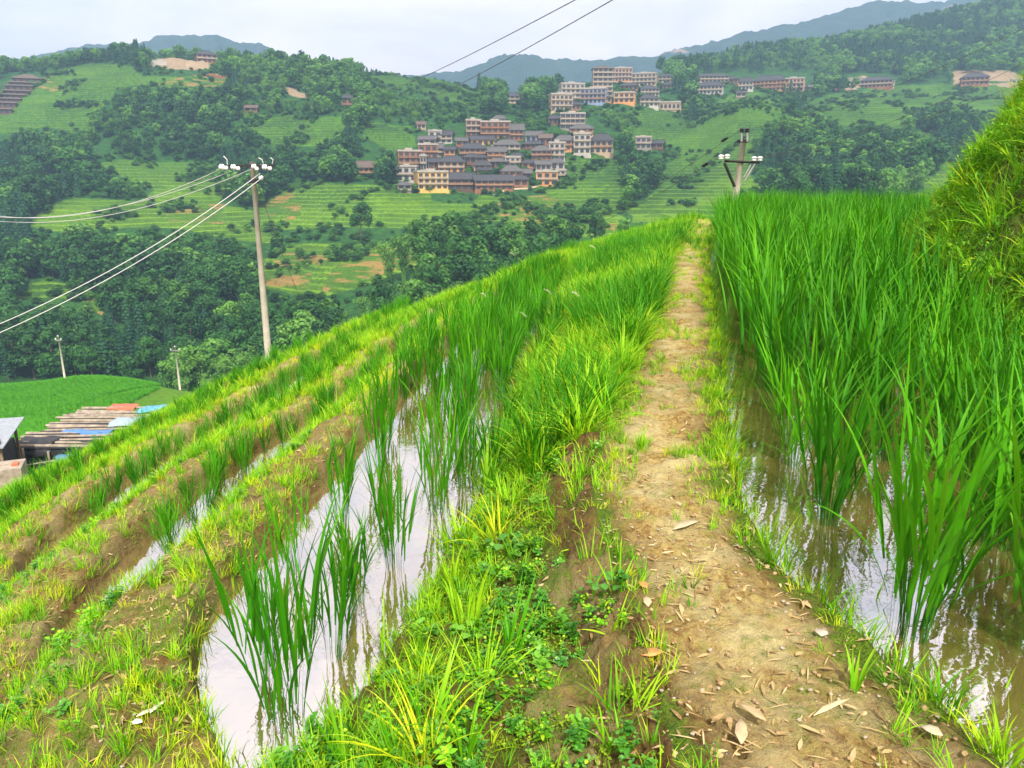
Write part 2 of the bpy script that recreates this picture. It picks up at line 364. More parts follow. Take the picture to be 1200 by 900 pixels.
# near earth: dry trodden clay, wet clay, moss, green film
def earth():
    m, nt, b, out = newmat('terrace_earth'); P = geo(nt)
    n1 = noise(nt, 3.2, 8, .68, P); n2 = noise(nt, 26, 6, .7, P, .4); n3 = noise(nt, 120, 4, .7, P)
    dry = mixc(nt, ramp(nt, n2, [(.40, 0.), (.58, 1.)]), (.27, .15, .04), (.56, .42, .13))
    dry = mixc(nt, ramp(nt, n1, [(.42, 0.), (.6, 1.)]), dry, mixc(nt, n3, (.50, .40, .20), (.64, .55, .24)))
    wet = mixc(nt, ramp(nt, n2, [(.3, 0.), (.7, 1.)]), (.06, .030, .008), (.21, .115, .03))
    c = mixc(nt, attr(nt, 'dry'), wet, dry)
    vo = N(nt, 'ShaderNodeTexVoronoi'); vo.inputs['Scale'].default_value = 34; nt.links.new(P, vo.inputs['Vector'])
    peb = ramp(nt, vo.outputs['Distance'], [(.10, 1.), (.16, 0.)])
    pick = ramp(nt, N(nt, 'ShaderNodeSeparateColor').outputs[0], [(0, 0.), (1, 1.)])
    sc = N(nt, 'ShaderNodeSeparateColor'); nt.links.new(vo.outputs['Color'], sc.inputs[0])
    pk = mth(nt, 'MULTIPLY', peb, mth(nt, 'GREATER_THAN', sc.outputs[0], .72))
    c = mixc(nt, pk, c, mixc(nt, sc.outputs[1], (.30, .27, .22), (.62, .55, .42)))
    mn = mth(nt, 'ADD', mth(nt, 'MULTIPLY', noise(nt, 9, 6, .75, P), .9), mth(nt, 'MULTIPLY', n2, .5))
    mo = mth(nt, 'MULTIPLY_ADD', mn, 4.0, mth(nt, 'MULTIPLY_ADD', attr(nt, 'moss'), 3.4, -4.5), clamp=True)
    mcol = mixc(nt, ramp(nt, n3, [(.35, 0.), (.65, 1.)]), (.025, .07, .004), (.17, .28, .01))
    c = mixc(nt, mo, c, mcol)
    gr = mth(nt, 'MULTIPLY', attr(nt, 'green'), ramp(nt, n1, [(.3, .6), (.6, 1.)]))
    c = mixc(nt, gr, c, mixc(nt, n2, (.02, .065, .005), (.09, .17, .012)))  # ground green darkened to paint shade into gaps between the grass
    nt.links.new(c, b.inputs['Base Color']); b.inputs['Roughness'].default_value = .85; b.inputs['Specular IOR Level'].default_value = .25
    h = mth(nt, 'ADD', mth(nt, 'MULTIPLY', n2, 1.), mth(nt, 'MULTIPLY', n3, .5)); h = mth(nt, 'ADD', h, mth(nt, 'MULTIPLY', pk, .6))
    bump(nt, b, h, 1.0, .035)
    return m
M['earth'] = earth()
def farland():
    m, nt, b, out = newmat('hill_land'); P = geo(nt)
    n1 = noise(nt, .035, 5, .6, P); n2 = noise(nt, .35, 6, .7, P); n3 = noise(nt, 1.6, 4, .7, P)
    wild = mixc(nt, ramp(nt, n2, [(.35, 0.), (.65, 1.)]), (.012, .06, .015), (.045, .14, .022))
    # one colour per terrace, taken from the terrace number kept on the mesh
    tn = attr(nt, 'terrace'); wn = N(nt, 'ShaderNodeTexWhiteNoise', noise_dimensions='1D'); nt.links.new(tn, wn.inputs['W'])
    f1 = mixc(nt, wn.outputs['Value'], (.065, .20, .012), (.18, .35, .03))
    f1 = mixc(nt, ramp(nt, n1, [(.35, 0.), (.65, 1.)]), f1, mixc(nt, .5, f1, (.12, .22, .02)))
    f1 = mixc(nt, mth(nt, 'MULTIPLY', n3, .5), f1, (.025, .11, .01))
    f1 = mixc(nt, mth(nt, 'MULTIPLY', attr(nt, 'near_crop_tint'), mth(nt, 'MULTIPLY_ADD', wn.outputs['Value'], .6, .25)), f1, (.20, .36, .015))  # nearer crops brighter and yellower, thinner haze put into their colour
    c = mixc(nt, attr(nt, 'paddy'), wild, f1)
    ris = mixc(nt, ramp(nt, n2, [(.4, 0.), (.6, 1.)]), (.015, .06, .012), (.045, .11, .015))
    c = mixc(nt, attr(nt, 'riser'), c, ris)
    bm_ = N(nt, 'ShaderNodeMapping'); bm_.inputs['Scale'].default_value = (.06, .06, .75); nt.links.new(P, bm_.inputs[0])
    brn = mixc(nt, ramp(nt, noise(nt, 1.0, 4, .6, bm_.outputs[0]), [(.50, 0.), (.57, 1.)]), (.07, .16, .015), (.30, .20, .06))
    c = mixc(nt, attr(nt, 'brown'), c, brn)
    c = mixc(nt, attr(nt, 'bare'), c, mixc(nt, n3, (.26, .17, .10), (.46, .34, .22)))
    c = mixc(nt, ramp(nt, noise(nt, .9, 5, .75, P), [(.44, 0.), (.60, .55)]), c, mixc(nt, .75, c, (.01, .04, .008)))
    nt.links.new(c, b.inputs['Base Color']); b.inputs['Roughness'].default_value = .95; b.inputs['Specular IOR Level'].default_value = .1
    bump(nt, b, mth(nt, 'ADD', n2, n3), .6, .5)
    return m
M['far'] = farland()
def mountain():
    m, nt, b, out = newmat('hazed_mountain_forest'); P = geo(nt)
    n2 = noise(nt, .03, 8, .75, P); n1 = noise(nt, .004, 5, .6, P)
    c = mixc(nt, ramp(nt, n2, [(.35, 0.), (.65, 1.)]), (.012, .040, .030), (.04, .085, .055))  # forest green shifted to blue, some haze painted into the colour
    sc = ramp(nt, noise(nt, .006, 3, .5, P, .5), [(.70, 0.), (.73, 1.)])
    c = mixc(nt, sc, c, (.38, .27, .20))
    nt.links.new(c, b.inputs['Base Color']); b.inputs['Roughness'].default_value = 1; b.inputs['Specular IOR Level'].default_value = .05
    bump(nt, b, n2, .8, 14)
    return m
M['mount'] = mountain()
def waterm():
    m, nt, b, out = newmat('paddy_water'); P = geo(nt)
    c = mixc(nt, ramp(nt, noise(nt, 2.2, 6, .65, P), [(.35, 0.), (.68, 1.)]), (.13, .085, .022), (.27, .185, .06))
    nt.links.new(c, b.inputs['Base Color']); b.inputs['Roughness'].default_value = .6; b.inputs['Specular IOR Level'].default_value = 0
    gl = N(nt, 'ShaderNodeBsdfGlossy'); gl.inputs['Roughness'].default_value = .03; gl.inputs['Color'].default_value = (.93, .95, 1, 1)
    lw = N(nt, 'ShaderNodeFresnel'); lw.inputs['IOR'].default_value = 1.33
    fac = mth(nt, 'MULTIPLY_ADD', lw.outputs[0], .60, .58, clamp=True)
    bp = N(nt, 'ShaderNodeBump'); bp.inputs['Strength'].default_value = .14; bp.inputs['Distance'].default_value = .02
    nt.links.new(mth(nt, 'ADD', noise(nt, 5, 3, .5, P), mth(nt, 'MULTIPLY', noise(nt, 30, 2, .5, P), .12)), bp.inputs['Height']); nt.links.new(bp.outputs[0], gl.inputs['Normal'])
    mx = N(nt, 'ShaderNodeMixShader'); nt.links.new(fac, mx.inputs[0]); nt.links.new(b.outputs[0], mx.inputs[1]); nt.links.new(gl.outputs[0], mx.inputs[2])
    nt.links.new(mx.outputs[0], out.inputs[0])
    return m
M['water'] = waterm()
M['rice'] = leaf('rice_blade', (.018, .15, .003), (.032, .20, .003), (.075, .32, .004), .22, .52, .12, None, (.15, .42, .012))
M['ricestem'] = leaf('rice_stem', (.02, .12, .006), (.04, .17, .008), (.07, .22, .01), .25, .5, .3, None, (.12, .20, .02))
M['grass'] = leaf('bank_grass', (.05, .27, .003), (.12, .42, .005), (.26, .54, .006), .24, .55, .12, None, (.46, .60, .03))
M['grassy'] = leaf('yellow_green_grass', (.24, .52, .004), (.40, .60, .006), (.54, .58, .012), .26, .6, .1, None, (.62, .58, .06))
M['bankleaf'] = leaf('small_bank_leaves', (.03, .18, .004), (.075, .34, .006), (.17, .50, .009), .22, .5, .25, None, (.45, .62, .02))
M['broad'] = leaf('broad_leaves', (.03, .17, .012), (.07, .28, .02), (.18, .44, .02), .25, .4, .4, None, (.16, .38, .04))
M['mossm'] = leaf('moss_shoots', (.06, .16, .01), (.14, .28, .015), (.26, .38, .02), .3, .7, .1)
M['litter'] = leaf('dry_leaf_litter', (.24, .15, .06), (.44, .31, .13), (.58, .45, .24), .15, .7, .2, None, (.5, .4, .25))
M['plume'] = leaf('grass_plume', (.62, .60, .50), (.72, .70, .60), (.80, .78, .70), .4, .8, .1, None, (.8, .78, .7))
M['crownA'] = leaf('dark_broadleaf_crown', (.008, .045, .012), (.017, .080, .016), (.034, .13, .020), .25, .6, .2, None, (.065, .21, .03))
M['crownB'] = leaf('light_broadleaf_crown', (.028, .12, .015), (.055, .19, .022), (.12, .30, .03), .25, .6, .2, None, (.19, .40, .06))
M['fir'] = leaf('fir_crown', (.008, .048, .022), (.014, .075, .03), (.028, .11, .035), .15, .6, .2, None, (.05, .17, .05))
M['bamboo'] = leaf('bamboo_crown', (.05, .17, .025), (.085, .25, .035), (.14, .33, .04), .3, .6, .2, None, (.25, .45, .08))
M['bark'] = simple('bark', (.12, .09, .065), .9, 0, .35, 2)
M['concrete'] = simple('pole_concrete', (.46, .42, .33), .8, 0, .15, 4)
M['steel'] = simple('dark_steel', (.03, .027, .025), .6, .3, .3, 6)
M['galv'] = simple('galvanised_steel', (.38, .38, .36), .45, .6, .15, 6)
M['porcelain'] = simple('white_porcelain', (.80, .79, .76), .18, 0, .03, 3, .6)
M['blackins'] = simple('black_insulator', (.02, .018, .018), .3, 0, .1, 3)
M['wire'] = simple('aluminium_cable', (.50, .50, .47), .5, .2, .1, 1)
M['wiredark'] = simple('dark_cable', (.09, .08, .075), .6, .1, .1, 1)
M['timber'] = simple('weathered_timber', (.20, .145, .095), .9, 0, .4, 1.2)
M['oldwood'] = simple('grey_old_planks', (.30, .25, .19), .9, 0, .45, 2.5)
M['blackwood'] = simple('black_sheeting', (.03, .03, .034), .6, 0, .5, 4)
M['bluetarp'] = simple('blue_tarpaulin', (.08, .20, .46), .5, 0, .2, 2)
M['orangetarp'] = simple('orange_tarpaulin', (.42, .12, .06), .5, 0, .2, 2)
M['tinroof'] = simple('grey_tin_sheet', (.30, .33, .36), .45, .3, .15, 4)
def wallmat(name, col, var=.22): return simple(name, col, .85, 0, var, .45)
W = {'timber': wallmat('brown_timber_wall', (.27, .125, .055)), 'dark': wallmat('dark_timber_wall', (.13, .075, .045)), 'orange': wallmat('orange_timber_wall', (.60, .29, .10)),
     'white': wallmat('white_plaster_wall', (.46, .42, .36), .15), 'beige': wallmat('beige_plaster_wall', (.46, .34, .22), .15), 'yellow': wallmat('yellow_plaster_wall', (.72, .42, .12), .1),
     'pink': wallmat('pinkish_plaster_wall', (.52, .27, .17), .12), 'concrete': wallmat('raw_concrete_wall', (.27, .24, .20), .2), 'blue': wallmat('blue_grey_wall', (.24, .29, .38), .2)}
def tilemat(name, col):
    m, nt, b, out = newmat(name); tc = N(nt, 'ShaderNodeTexCoord').outputs['Object']
    w = N(nt, 'ShaderNodeTexWave', wave_type='BANDS', bands_direction='X'); w.inputs['Scale'].default_value = 1.1; nt.links.new(tc, w.inputs['Vector'])
    c = mixc(nt, noise(nt, .8, 5, .7, tc), tuple(x * .6 for x in col), tuple(x * 1.5 for x in col)); c = mixc(nt, mth(nt, 'MULTIPLY', w.outputs['Fac'], .3), c, tuple(x * .6 for x in col))
    nt.links.new(c, b.inputs['Base Color']); b.inputs['Roughness'].default_value = .8; bump(nt, b, w.outputs['Fac'], .5, .08)
    return m
R = {'dark': tilemat('dark_grey_roof_tiles', (.045, .045, .05)), 'grey': tilemat('grey_roof_tiles', (.095, .09, .085)), 'brown': tilemat('brown_grey_roof_tiles', (.12, .085, .065)), 'slab': simple('pale_flat_roof', (.38, .34, .29), .9, 0, .15, .5)}
M['dark_pane'] = simple('glass_or_shaded_opening', (.035, .042, .055), .15, 0, .5, .5, .5)  # window glass, also the painted shade of open galleries and bays
M['rail'] = simple('pale_balcony_slab', (.42, .34, .25), .8, 0, .15, .6)
M['railwood'] = simple('wooden_balcony_rail', (.36, .20, .11), .8, 0, .2, .6)

# ------------------------------------------------------------------ the land near the camera
def near_land():
    AP = 3.2
    r = [];  y = .55
    ys = []
    while y < 62: ys.append(y); y += max(.008, (y + AP - 2.2) * .0058)
    yv = np.array([-2.4, -1.9, -1.4, -1.0, -.7, -.4, -.2, 0, .15, .3, .42] + ys)
    us = np.linspace(-1.15, 1.15, 820)
    U, Y = np.meshgrid(us, yv); X = U * (Y + AP - 2.0 + .6 * np.maximum(0, 1 - Y / 3)); 
    Z, cls, tt = ground(X, Y)
    pl, pr = PL(Y), PR(Y)
    # roughness of the soil surface
    wob = .11 * fbm(X * 2.2, Y * 2.2, 131, 3)
    inpath = sstep(-.04, .12, X - pl + wob) * sstep(-.02, .16, pr - X + wob)
    amp = .055 * (1 - .55 * inpath); amp = np.where((cls == 2) & (Y < 4.6), .10, amp); amp = np.where(cls == 10, .01, amp); amp = np.where((cls == 13) | (cls == 14), .42, amp)
    nz = fbm(X * 2.1, Y * 2.1, 101, 5) * 1.2 + .55 * fbm(X * 9, Y * 9, 103, 4)
    Z = Z + amp * nz + .026 * fbm(X * 20, Y * 20, 105, 4) * (Y < 9) * (cls != 10)
    bankcl = np.isin(cls, [2, 11]) & (Y < 9)
    Z = Z + np.where((cls == 2) & (Y < 5), .045 * np.abs(fbm(X * 11, Y * 11, 119, 4)) + .02 * fbm(X * 28, Y * 28, 121, 3), 0)
    Z = Z + np.where(bankcl, .11 * np.abs(fbm(X * 4, Y * 4, 111, 5)) - .03, 0)
    cr = np.full(X.shape, 9.)                       # the crack in the path's edge
    seg = [at(735,740,2.3), at(765,772,2.2), at(790,815,2.0), at(820,845,1.95), at(870,900,1.75)]
    for a, b in zip(seg, seg[1:]):
        ax, ay = a[0], a[1]; dx, dy = b[0] - ax, b[1] - ay
        t = np.clip(((X - ax) * dx + (Y - ay) * dy) / (dx * dx + dy * dy), 0, 1)
        cr = np.minimum(cr, np.hypot(X - ax - t * dx, Y - ay - t * dy))
    Z = Z - .06 * np.exp(-((cr + .012 * fbm(X * 25, Y * 25, 5, 3)) / .008) ** 2)
    # masks
    dry = np.where(cls == 1, .10 + .78 * inpath, 0) * (.35 + .65 * sstep(0, .30, np.minimum(X - pl, pr - X) + wob)) + np.where(np.isin(cls, [3, 4]), .42 + .3 * sstep(4, 9, Y), 0) + np.where((cls == 2) | ((cls == 11) & (tt > .8)), .34 * sstep(5, 4, Y) * (.5 + fbm(X * 4, Y * 4, 717, 3)), 0) + np.where(cls == 5, .2 + .35 * sstep(6.5, 4, Y), 0) + np.where(cls == 8, .2, 0)
    dry = np.clip(dry + .35 * fbm(X * 1.3, Y * 1.3, 55, 3) * (dry > 0.1), 0, 1)
    k = np.array([1, 2, 3, 2, 1.]) / 9
    moss = np.where(cls == 11, .60, 0) + np.where(cls == 2, .46 + .1 * sstep(4, 6, Y), 0) + np.where(np.isin(cls, [3, 4, 5]), .50, 0) + np.where(cls == 1, .40 + .45 * (1 - inpath), 0) + np.where(cls == 12, .5, 0) + np.where(cls > 12, .6, 0)
    moss = moss + .25 * fbm(X * .9, Y * .9, 66, 3)
    green = np.clip(sstep(9, 24, Y) * (1 - inpath * .8) + np.where(np.isin(cls, [8, 9]), .7, 0) + np.where((cls == 13) | (cls == 14), .8, 0), 0, 1)
    me = grid_mesh('hillside', X, Y, Z, [M['earth']], {'dry': dry, 'moss': np.clip(moss, 0, 1), 'green': green})
    tag(link('terraced_hillside', me), 'terraced hillside with a trodden earth path and grassy banks', None, None, 'structure')
near_land()

def strip_water(name, L, Rr, y0, y1, z, lab, e=.06):
    yv = np.arange(y0, y1, .12); s = np.linspace(0, 1, 6)
    Y = np.repeat(yv[:, None], 6, 1); a = L(yv)[:, None] - e; b = Rr(yv)[:, None] + e
    X = a + (b - a) * s; Z = np.full(X.shape, z)
    tag(link(name, grid_mesh(name, X, Y, Z, [M['water']])), lab, None, None, 'structure')
strip_water('water', PR, FT, -2, 27, ZW0, 'muddy paddy water right of the path')
strip_water('water', WL1, WR1, 2.0, 16, ZW1, 'paddy water in the terrace left of the path', .16)
strip_water('water', WL2, WR2, 3.5, 14, ZW2, 'narrow strip of paddy water on the second terrace down')
strip_water('water', WL3, WR3, 5.3, 14, ZW3, 'narrow strip of paddy water on the third terrace down')

# ------------------------------------------------------------------ the far hills
def far_land():
    yv = np.concatenate([np.arange(44, 180, 2.), np.arange(180, 660, .75), np.arange(660, 1250, 3.)])
    us = np.linspace(-.86, .86, 940)
    U, Y = np.meshgrid(us, yv); X = U * Y
    z, (fr, fl, pad, br, di, nf, px, py) = zfar(X, Y, True)
    gz, _, _ = ground(X, Y); w = sstep(58, 75, Y); 
    Z = np.where(Y < 75, (gz - .25) * (1 - w) + z * w, z)
    near_knoll = (Y > 62) & (Y < 158) & (px < 330)
    riser = (((fr > .60) & (fr < 1.0)) & (pad | br) & (Y > 205)).astype(float) * (.35 + .6 * vnoise(X / 25, Y / 25, 61))
    # little field boundary on the knoll
    yb = np.interp(px, [60, 90, 120, 160, 200], [500, 480, 466, 458, 452]); nb = near_knoll & (np.abs(py - yb) < 2.0) & (px > 60)
    paddy = (pad | near_knoll).astype(float); terr = fl + np.floor((px + 20 * fbm(X / 30, Y / 30, 8, 2)) / 55) * 13.7
    terr = np.where(near_knoll, 3.0 + (py > yb), terr)
    me = grid_mesh('hills', X, Y, Z, [M['far']], {'paddy': paddy, 'riser': riser, 'brown': br.astype(float) * (vnoise(X / 9, Y / 9, 77) > .25), 'bare': di.astype(float), 'terrace': terr, 'near_crop_tint': sstep(400, 345, Y)})
    tag(link('hills', me), 'green terraced and wooded hills across the valley', None, None, 'structure')
far_land()
def far_mountains():
    SKY = [(-400,92),(-200,85),(0,78),(50,68),(120,54),(180,50),(200,43),(265,41),(290,53),(315,50),(345,72),(400,88),(480,90),(540,84),(570,73),(600,63),(625,66),(650,72),(690,72),(720,66),(760,67),(800,56),(850,43),(880,36),(930,26),(960,16),(1000,4),(1040,2),(1060,5),(1100,-2),(1250,-15),(1600,-30)]
    for nm, Yr, sl, lab, lim in (('mountain_range', 2100, .42, 'far forested mountain range fading blue behind the hills', 0),):
        yv = np.concatenate([np.linspace(1150, 2100, 130), np.linspace(2110, 3000, 40)]); us = np.linspace(-.95, .95, 520)
        U, Y = np.meshgrid(us, yv); X = U * Y; px = 600 + U * 943
        sk = np.interp(px, [p[0] for p in SKY], [p[1] for p in SKY])
        zr = EYE + slope(sk) * Yr
        d = np.abs(Y - Yr)
        Z = zr - sl * d * (1 + .35 * fbm(X / 160, Y / 500, 12, 3)) 
        Z = np.maximum(Z, -60)
        k = sstep(0, 250, d)
        Z = Z + k * 55 * fbm(X / 260, Y / 420, 21, 5) + 9 * fbm(X / 45, Y / 45, 22, 4) + 7 * np.abs(fbm(X / 9, Y / 60, 23, 3))
        tag(link(nm, grid_mesh(nm, X, Y, Z, [M['mount']])), lab, None, None, 'structure')
far_mountains()

# ------------------------------------------------------------------ blades
def blades(n, base, az, L, wid, lean, bend, segs=5, fold=False, shade=None, tipfrac=.35, twist=None):
    """ribbons: base (n,3), az (n), L, wid, lean, bend arrays; returns verts, faces, shade"""
    t = np.linspace(0, 1, segs + 1); th = lean[:, None] + bend[:, None] * t[None] ** 1.4
    ds = L[:, None] / segs
    dx = np.sin(th) * ds; dz = np.cos(th) * ds
    r = np.concatenate([np.zeros((n, 1)), np.cumsum(dx[:, :-1], 1)], 1); h = np.concatenate([np.zeros((n, 1)), np.cumsum(dz[:, :-1], 1)], 1)
    ca, sa = np.cos(az)[:, None], np.sin(az)[:, None]
    P = np.stack([base[:, None, 0] + r * ca, base[:, None, 1] + r * sa, base[:, None, 2] + h], -1)
    prof = np.minimum(1, np.minimum(.45 + t * 2.5, (1 - t) / tipfrac)); prof = np.maximum(prof, .03)
    hw = wid[:, None] * prof[None] * .5
    tw = (twist if twist is not None else np.zeros(n))[:, None] * t[None] + 0
    sx = -sa * np.cos(tw) ; sy = ca * np.cos(tw); sz = np.sin(tw) + 0 * sx
    S = np.stack([sx * hw, sy * hw, sz * hw], -1)
    sh = (shade if shade is not None else np.zeros(n))[:, None] * (0.3 + .7 * t[None])
    if not fold:
        V = np.stack([P - S, P + S], 2).reshape(-1, 3); k = 2
    else:
        dn = np.stack([-np.cos(th) * ca, -np.cos(th) * sa, np.sin(th)], -1) * (hw * .35)[..., None]
        V = np.stack([P - S + dn * .8, P, P + S + dn * .8], 2).reshape(-1, 3); k = 3
    fs = []
    b = (np.arange(n) * (segs + 1) * k)[:, None, None]; s = (np.arange(segs) * k)[None, :, None]
    for j in range(k - 1):
        o = b + s + j
        fs.append(np.concatenate([o, o + 1, o + k + 1, o + k], -1).reshape(-1, 4))
    return V, np.concatenate(fs), np.repeat(sh.reshape(-1), k)
def join(parts):
    V = []; Fs = []; S = []; o = 0
    for v, f, s in parts: V.append(v); Fs.append(f + o); S.append(s); o += len(v)
    return np.concatenate(V), np.concatenate(Fs), np.concatenate(S)
def src(name, part, mat, smooth=True):
    v, f, s = part
    return bpy.data.objects.new(name, mesh_np(name, v, f, [mat], smooth, {'shade': s}))
def tuft(n, spread, hmin, hmax, wmin, wmax, lean, bend, segs=5, dryp=.12):
    U = rng.uniform
    a = U(0, 6.283, n); rr = spread * np.sqrt(U(0, 1, n)); base = np.stack([rr * np.cos(a), rr * np.sin(a), np.full(n, -.015)], 1)
    az = a + rng.normal(0, .7, n)
    return blades(n, base, az, U(hmin, hmax, n), U(wmin, wmax, n), np.abs(rng.normal(0, lean, n)) + .05, U(bend * .3, bend, n), segs,
                  shade=np.where(U(0, 1, n) < dryp, U(.5, 1, n), U(0, .35, n)), tipfrac=.6, twist=rng.normal(0, .5, n))
def leafcards(pos, az, tilt, L, wd, shade, roll=None):
    """ovate leaves of six faces, folded on the midrib"""
    n = len(pos); t = np.array([0, .3, .65, 1.]); hw = np.array([.06, .5, .42, .02])
    ca, sa = np.cos(az), np.sin(az); ct, st = np.cos(tilt), np.sin(tilt)
    d = np.stack([ca * ct, sa * ct, st], -1); s = np.stack([-sa, ca, 0 * sa], -1)
    if roll is not None:
        up0 = np.cross(d, s); s = s * np.cos(roll)[:, None] + up0 * np.sin(roll)[:, None]
    up = np.cross(d, s); V = []
    for ti, h in zip(t, hw):
        c = pos + d * (ti * L)[:, None] - np.array([0, 0, 1.]) * ((ti ** 2) * L * .15)[:, None]
        q = s * (h * wd)[:, None]; u = up * (-.18 * h * wd)[:, None]
        V += [c - q - u, c, c + q - u]
    V = np.stack(V, 1).reshape(-1, 3); fs = []
    b = (np.arange(n) * 12)[:, None]
    for r in range(3):
        for j in range(2):
            o = b + r * 3 + j; fs.append(np.concatenate([o, o + 1, o + 4, o + 3], 1))
    return V, np.concatenate(fs), np.repeat(shade, 12)

# ------------------------------------------------------------------ scatter (only for what nobody could count)
def make_group():
    g = bpy.data.node_groups.new('scatter', 'GeometryNodeTree')
    g.interface.new_socket('Geometry', in_out='INPUT', socket_type='NodeSocketGeometry'); g.interface.new_socket('Source', in_out='INPUT', socket_type='NodeSocketCollection')
    g.interface.new_socket('Geometry', in_out='OUTPUT', socket_type='NodeSocketGeometry')
    i = g.nodes.new('NodeGroupInput'); o = g.nodes.new('NodeGroupOutput')
    ci = g.nodes.new('GeometryNodeCollectionInfo'); ci.inputs['Separate Children'].default_value = True; ci.inputs['Reset Children'].default_value = True
    ip = g.nodes.new('GeometryNodeInstanceOnPoints'); ip.inputs['Pick Instance'].default_value = True
    def na(n, t):
        q = g.nodes.new('GeometryNodeInputNamedAttribute'); q.data_type = t; q.inputs['Name'].default_value = n; return q.outputs['Attribute']
    L = g.links.new
    L(i.outputs[0], ip.inputs['Points']); L(i.outputs[1], ci.inputs['Collection']); L(ci.outputs[0], ip.inputs['Instance'])
    L(na('idx', 'INT'), ip.inputs['Instance Index']); L(na('rot', 'FLOAT_VECTOR'), ip.inputs['Rotation']); L(na('scl', 'FLOAT_VECTOR'), ip.inputs['Scale'])
    L(ip.outputs[0], o.inputs[0])
    return g
SG = make_group()
def scatter(name, P, rot, scl, idx, sources, label, cat):
    c = bpy.data.collections.new(name + '_kinds')
    for k, s in enumerate(sources):
        s.name = '%s_kind_%c' % (name, 97 + k); c.objects.link(s)
    P = np.asarray(P); n = len(P)
    me = bpy.data.meshes.new(name); me.vertices.add(n); me.vertices.foreach_set('co', P.astype(np.float32).ravel())
    a = me.attributes.new('rot', 'FLOAT_VECTOR', 'POINT'); a.data.foreach_set('vector', np.asarray(rot, np.float32).ravel())
    scl = np.asarray(scl, np.float32); scl = np.repeat(scl[:, None], 3, 1) if scl.ndim == 1 else scl
    a = me.attributes.new('scl', 'FLOAT_VECTOR', 'POINT'); a.data.foreach_set('vector', scl.ravel())
    a = me.attributes.new('idx', 'INT', 'POINT'); a.data.foreach_set('value', np.asarray(idx, np.int32))
    me.update(); o = link(name, me); md = o.modifiers.new('scatter', 'NODES'); md.node_group = SG
    for it in SG.interface.items_tree:
        if it.name == 'Source': md[it.identifier] = c
    tag(o, label, cat, None, 'stuff'); return o
def yawrot(n, tilt=.12): return np.stack([rng.normal(0, tilt, n), rng.normal(0, tilt, n), rng.uniform(0, 6.283, n)], 1)

# ------------------------------------------------------------------ sample the near ground
def sample(bands):
    XS = []; YS = []
    for y0, y1, rho in bands:
        w = 1.64 * y1 + 2.4; n = int(rho * w * (y1 - y0))
        y = rng.uniform(y0, y1, n); x = rng.uniform(-w / 2, w / 2, n)
        m = np.abs(x) < .80 * y + 1.2; XS.append(x[m]); YS.append(y[m])
    X = np.concatenate(XS); Y = np.concatenate(YS)
    Z, cls, tt = ground(X, Y); m = Y < YC(X) + 7
    return X[m], Y[m], Z[m], cls[m], tt[m]
def pick(S, m): return [a[m] for a in S]
GSRC = [src('a', tuft(16, .035, .07, .17, .004, .008, .45, 1.3, 4), M['grass']), src('a', tuft(14, .03, .08, .20, .004, .009, .35, 1.1, 4), M['grass']),
        src('a', tuft(20, .045, .05, .12, .003, .006, .55, 1.2, 3), M['grassy']), src('a', tuft(12, .03, .06, .14, .004, .007, .5, 1.4, 4), M['grassy'])]
TSRC = [src('a', tuft(26, .06, .25, .50, .007, .013, .30, 1.7, 7), M['grass']), src('a', tuft(24, .06, .22, .42, .006, .011, .35, 1.9, 7), M['grass']),
        src('a', tuft(22, .06, .20, .42, .006, .010, .35, 1.6, 7), M['grassy']), src('a', tuft(22, .05, .35, .62, .008, .015, .28, 1.5, 7), M['rice'])]
S = sample([(.5, 3, 560), (3, 6, 460), (6, 12, 250), (12, 22, 110), (22, 42, 46)])
X, Y, Z, cls, tt = S; n = len(X); u = rng.uniform(0, 1, n)
dpl = X - PL(Y); dpr = PR(Y) - X
patch = fbm(X * 1.1, Y * 1.1, 201, 3); patch2 = fbm(X * 3.1, Y * 3.1, 203, 2)
pr_ = np.zeros(n)
edge = np.minimum(dpl, dpr)
pth = (cls == 1)
pr_ = np.where(pth, .015 + .9 * sstep(.30 + .25 * patch2, .0, edge) * sstep(1.5, 4.8, Y) + .16 * (patch2 > .12) * sstep(2.6, 4.5, Y) + .10 * (patch2 > .25) * sstep(.4, .1, edge) + .12 * sstep(.16, 0, edge) + .65 * sstep(12, 22, Y), pr_)
pr_ = np.where((cls == 11) | (cls == 2), .80 + .35 * patch, pr_)
barebank = (cls == 2) | ((cls == 11) & (tt > .5))
pr_ = np.where(barebank & (Y < 4.6) & (X > -.35), .12 + .30 * sstep(2.6, 4.6, Y), pr_)
pr_ = np.where(cls == 4, .16 + .36 * (patch > .02) + .12 * sstep(5, 8, Y) + .05 * sstep(5, 9, Y) + .45 * sstep(13, 18, Y), pr_); pr_ = np.where(cls == 3, .6, pr_)
pr_ = np.where(np.isin(cls, [5, 8, 9, 6, 7]), .75 + .4 * patch, pr_)
pr_ = np.where((cls == 5) & (Y < 5.2), .30 + .7 * patch, pr_)
pr_ = np.where(cls == 12, .5, pr_); pr_ = np.where(cls == 10, np.where((Y > 13) & (X < PL(Y)), .9, np.where((Y < 3.6) & (X < -1.6) | (Y < 5.2) & (X < -3.2) | (Y < 2.0) & (X < -.3), .9, 0)), pr_)
pr_ = np.where(cls >= 13, .30, pr_)
pr_ = np.where((cls == 5) & (X > -3.2) & (X < WR2(Y) + .16) & (Y < 4.6) & (Y > 3.5), .06, pr_); pr_ = np.where((cls == 5) & (X < WR3(Y) + .25) & (X > -5) & (Y > 5.2) & (Y < 6.4), .05, pr_)
keep = u < pr_
Sk = pick([X, Y, Z, cls, tt, patch, edge], keep); X1, Y1, Z1, c1, t1, p1, e1 = Sk; n1 = len(X1)
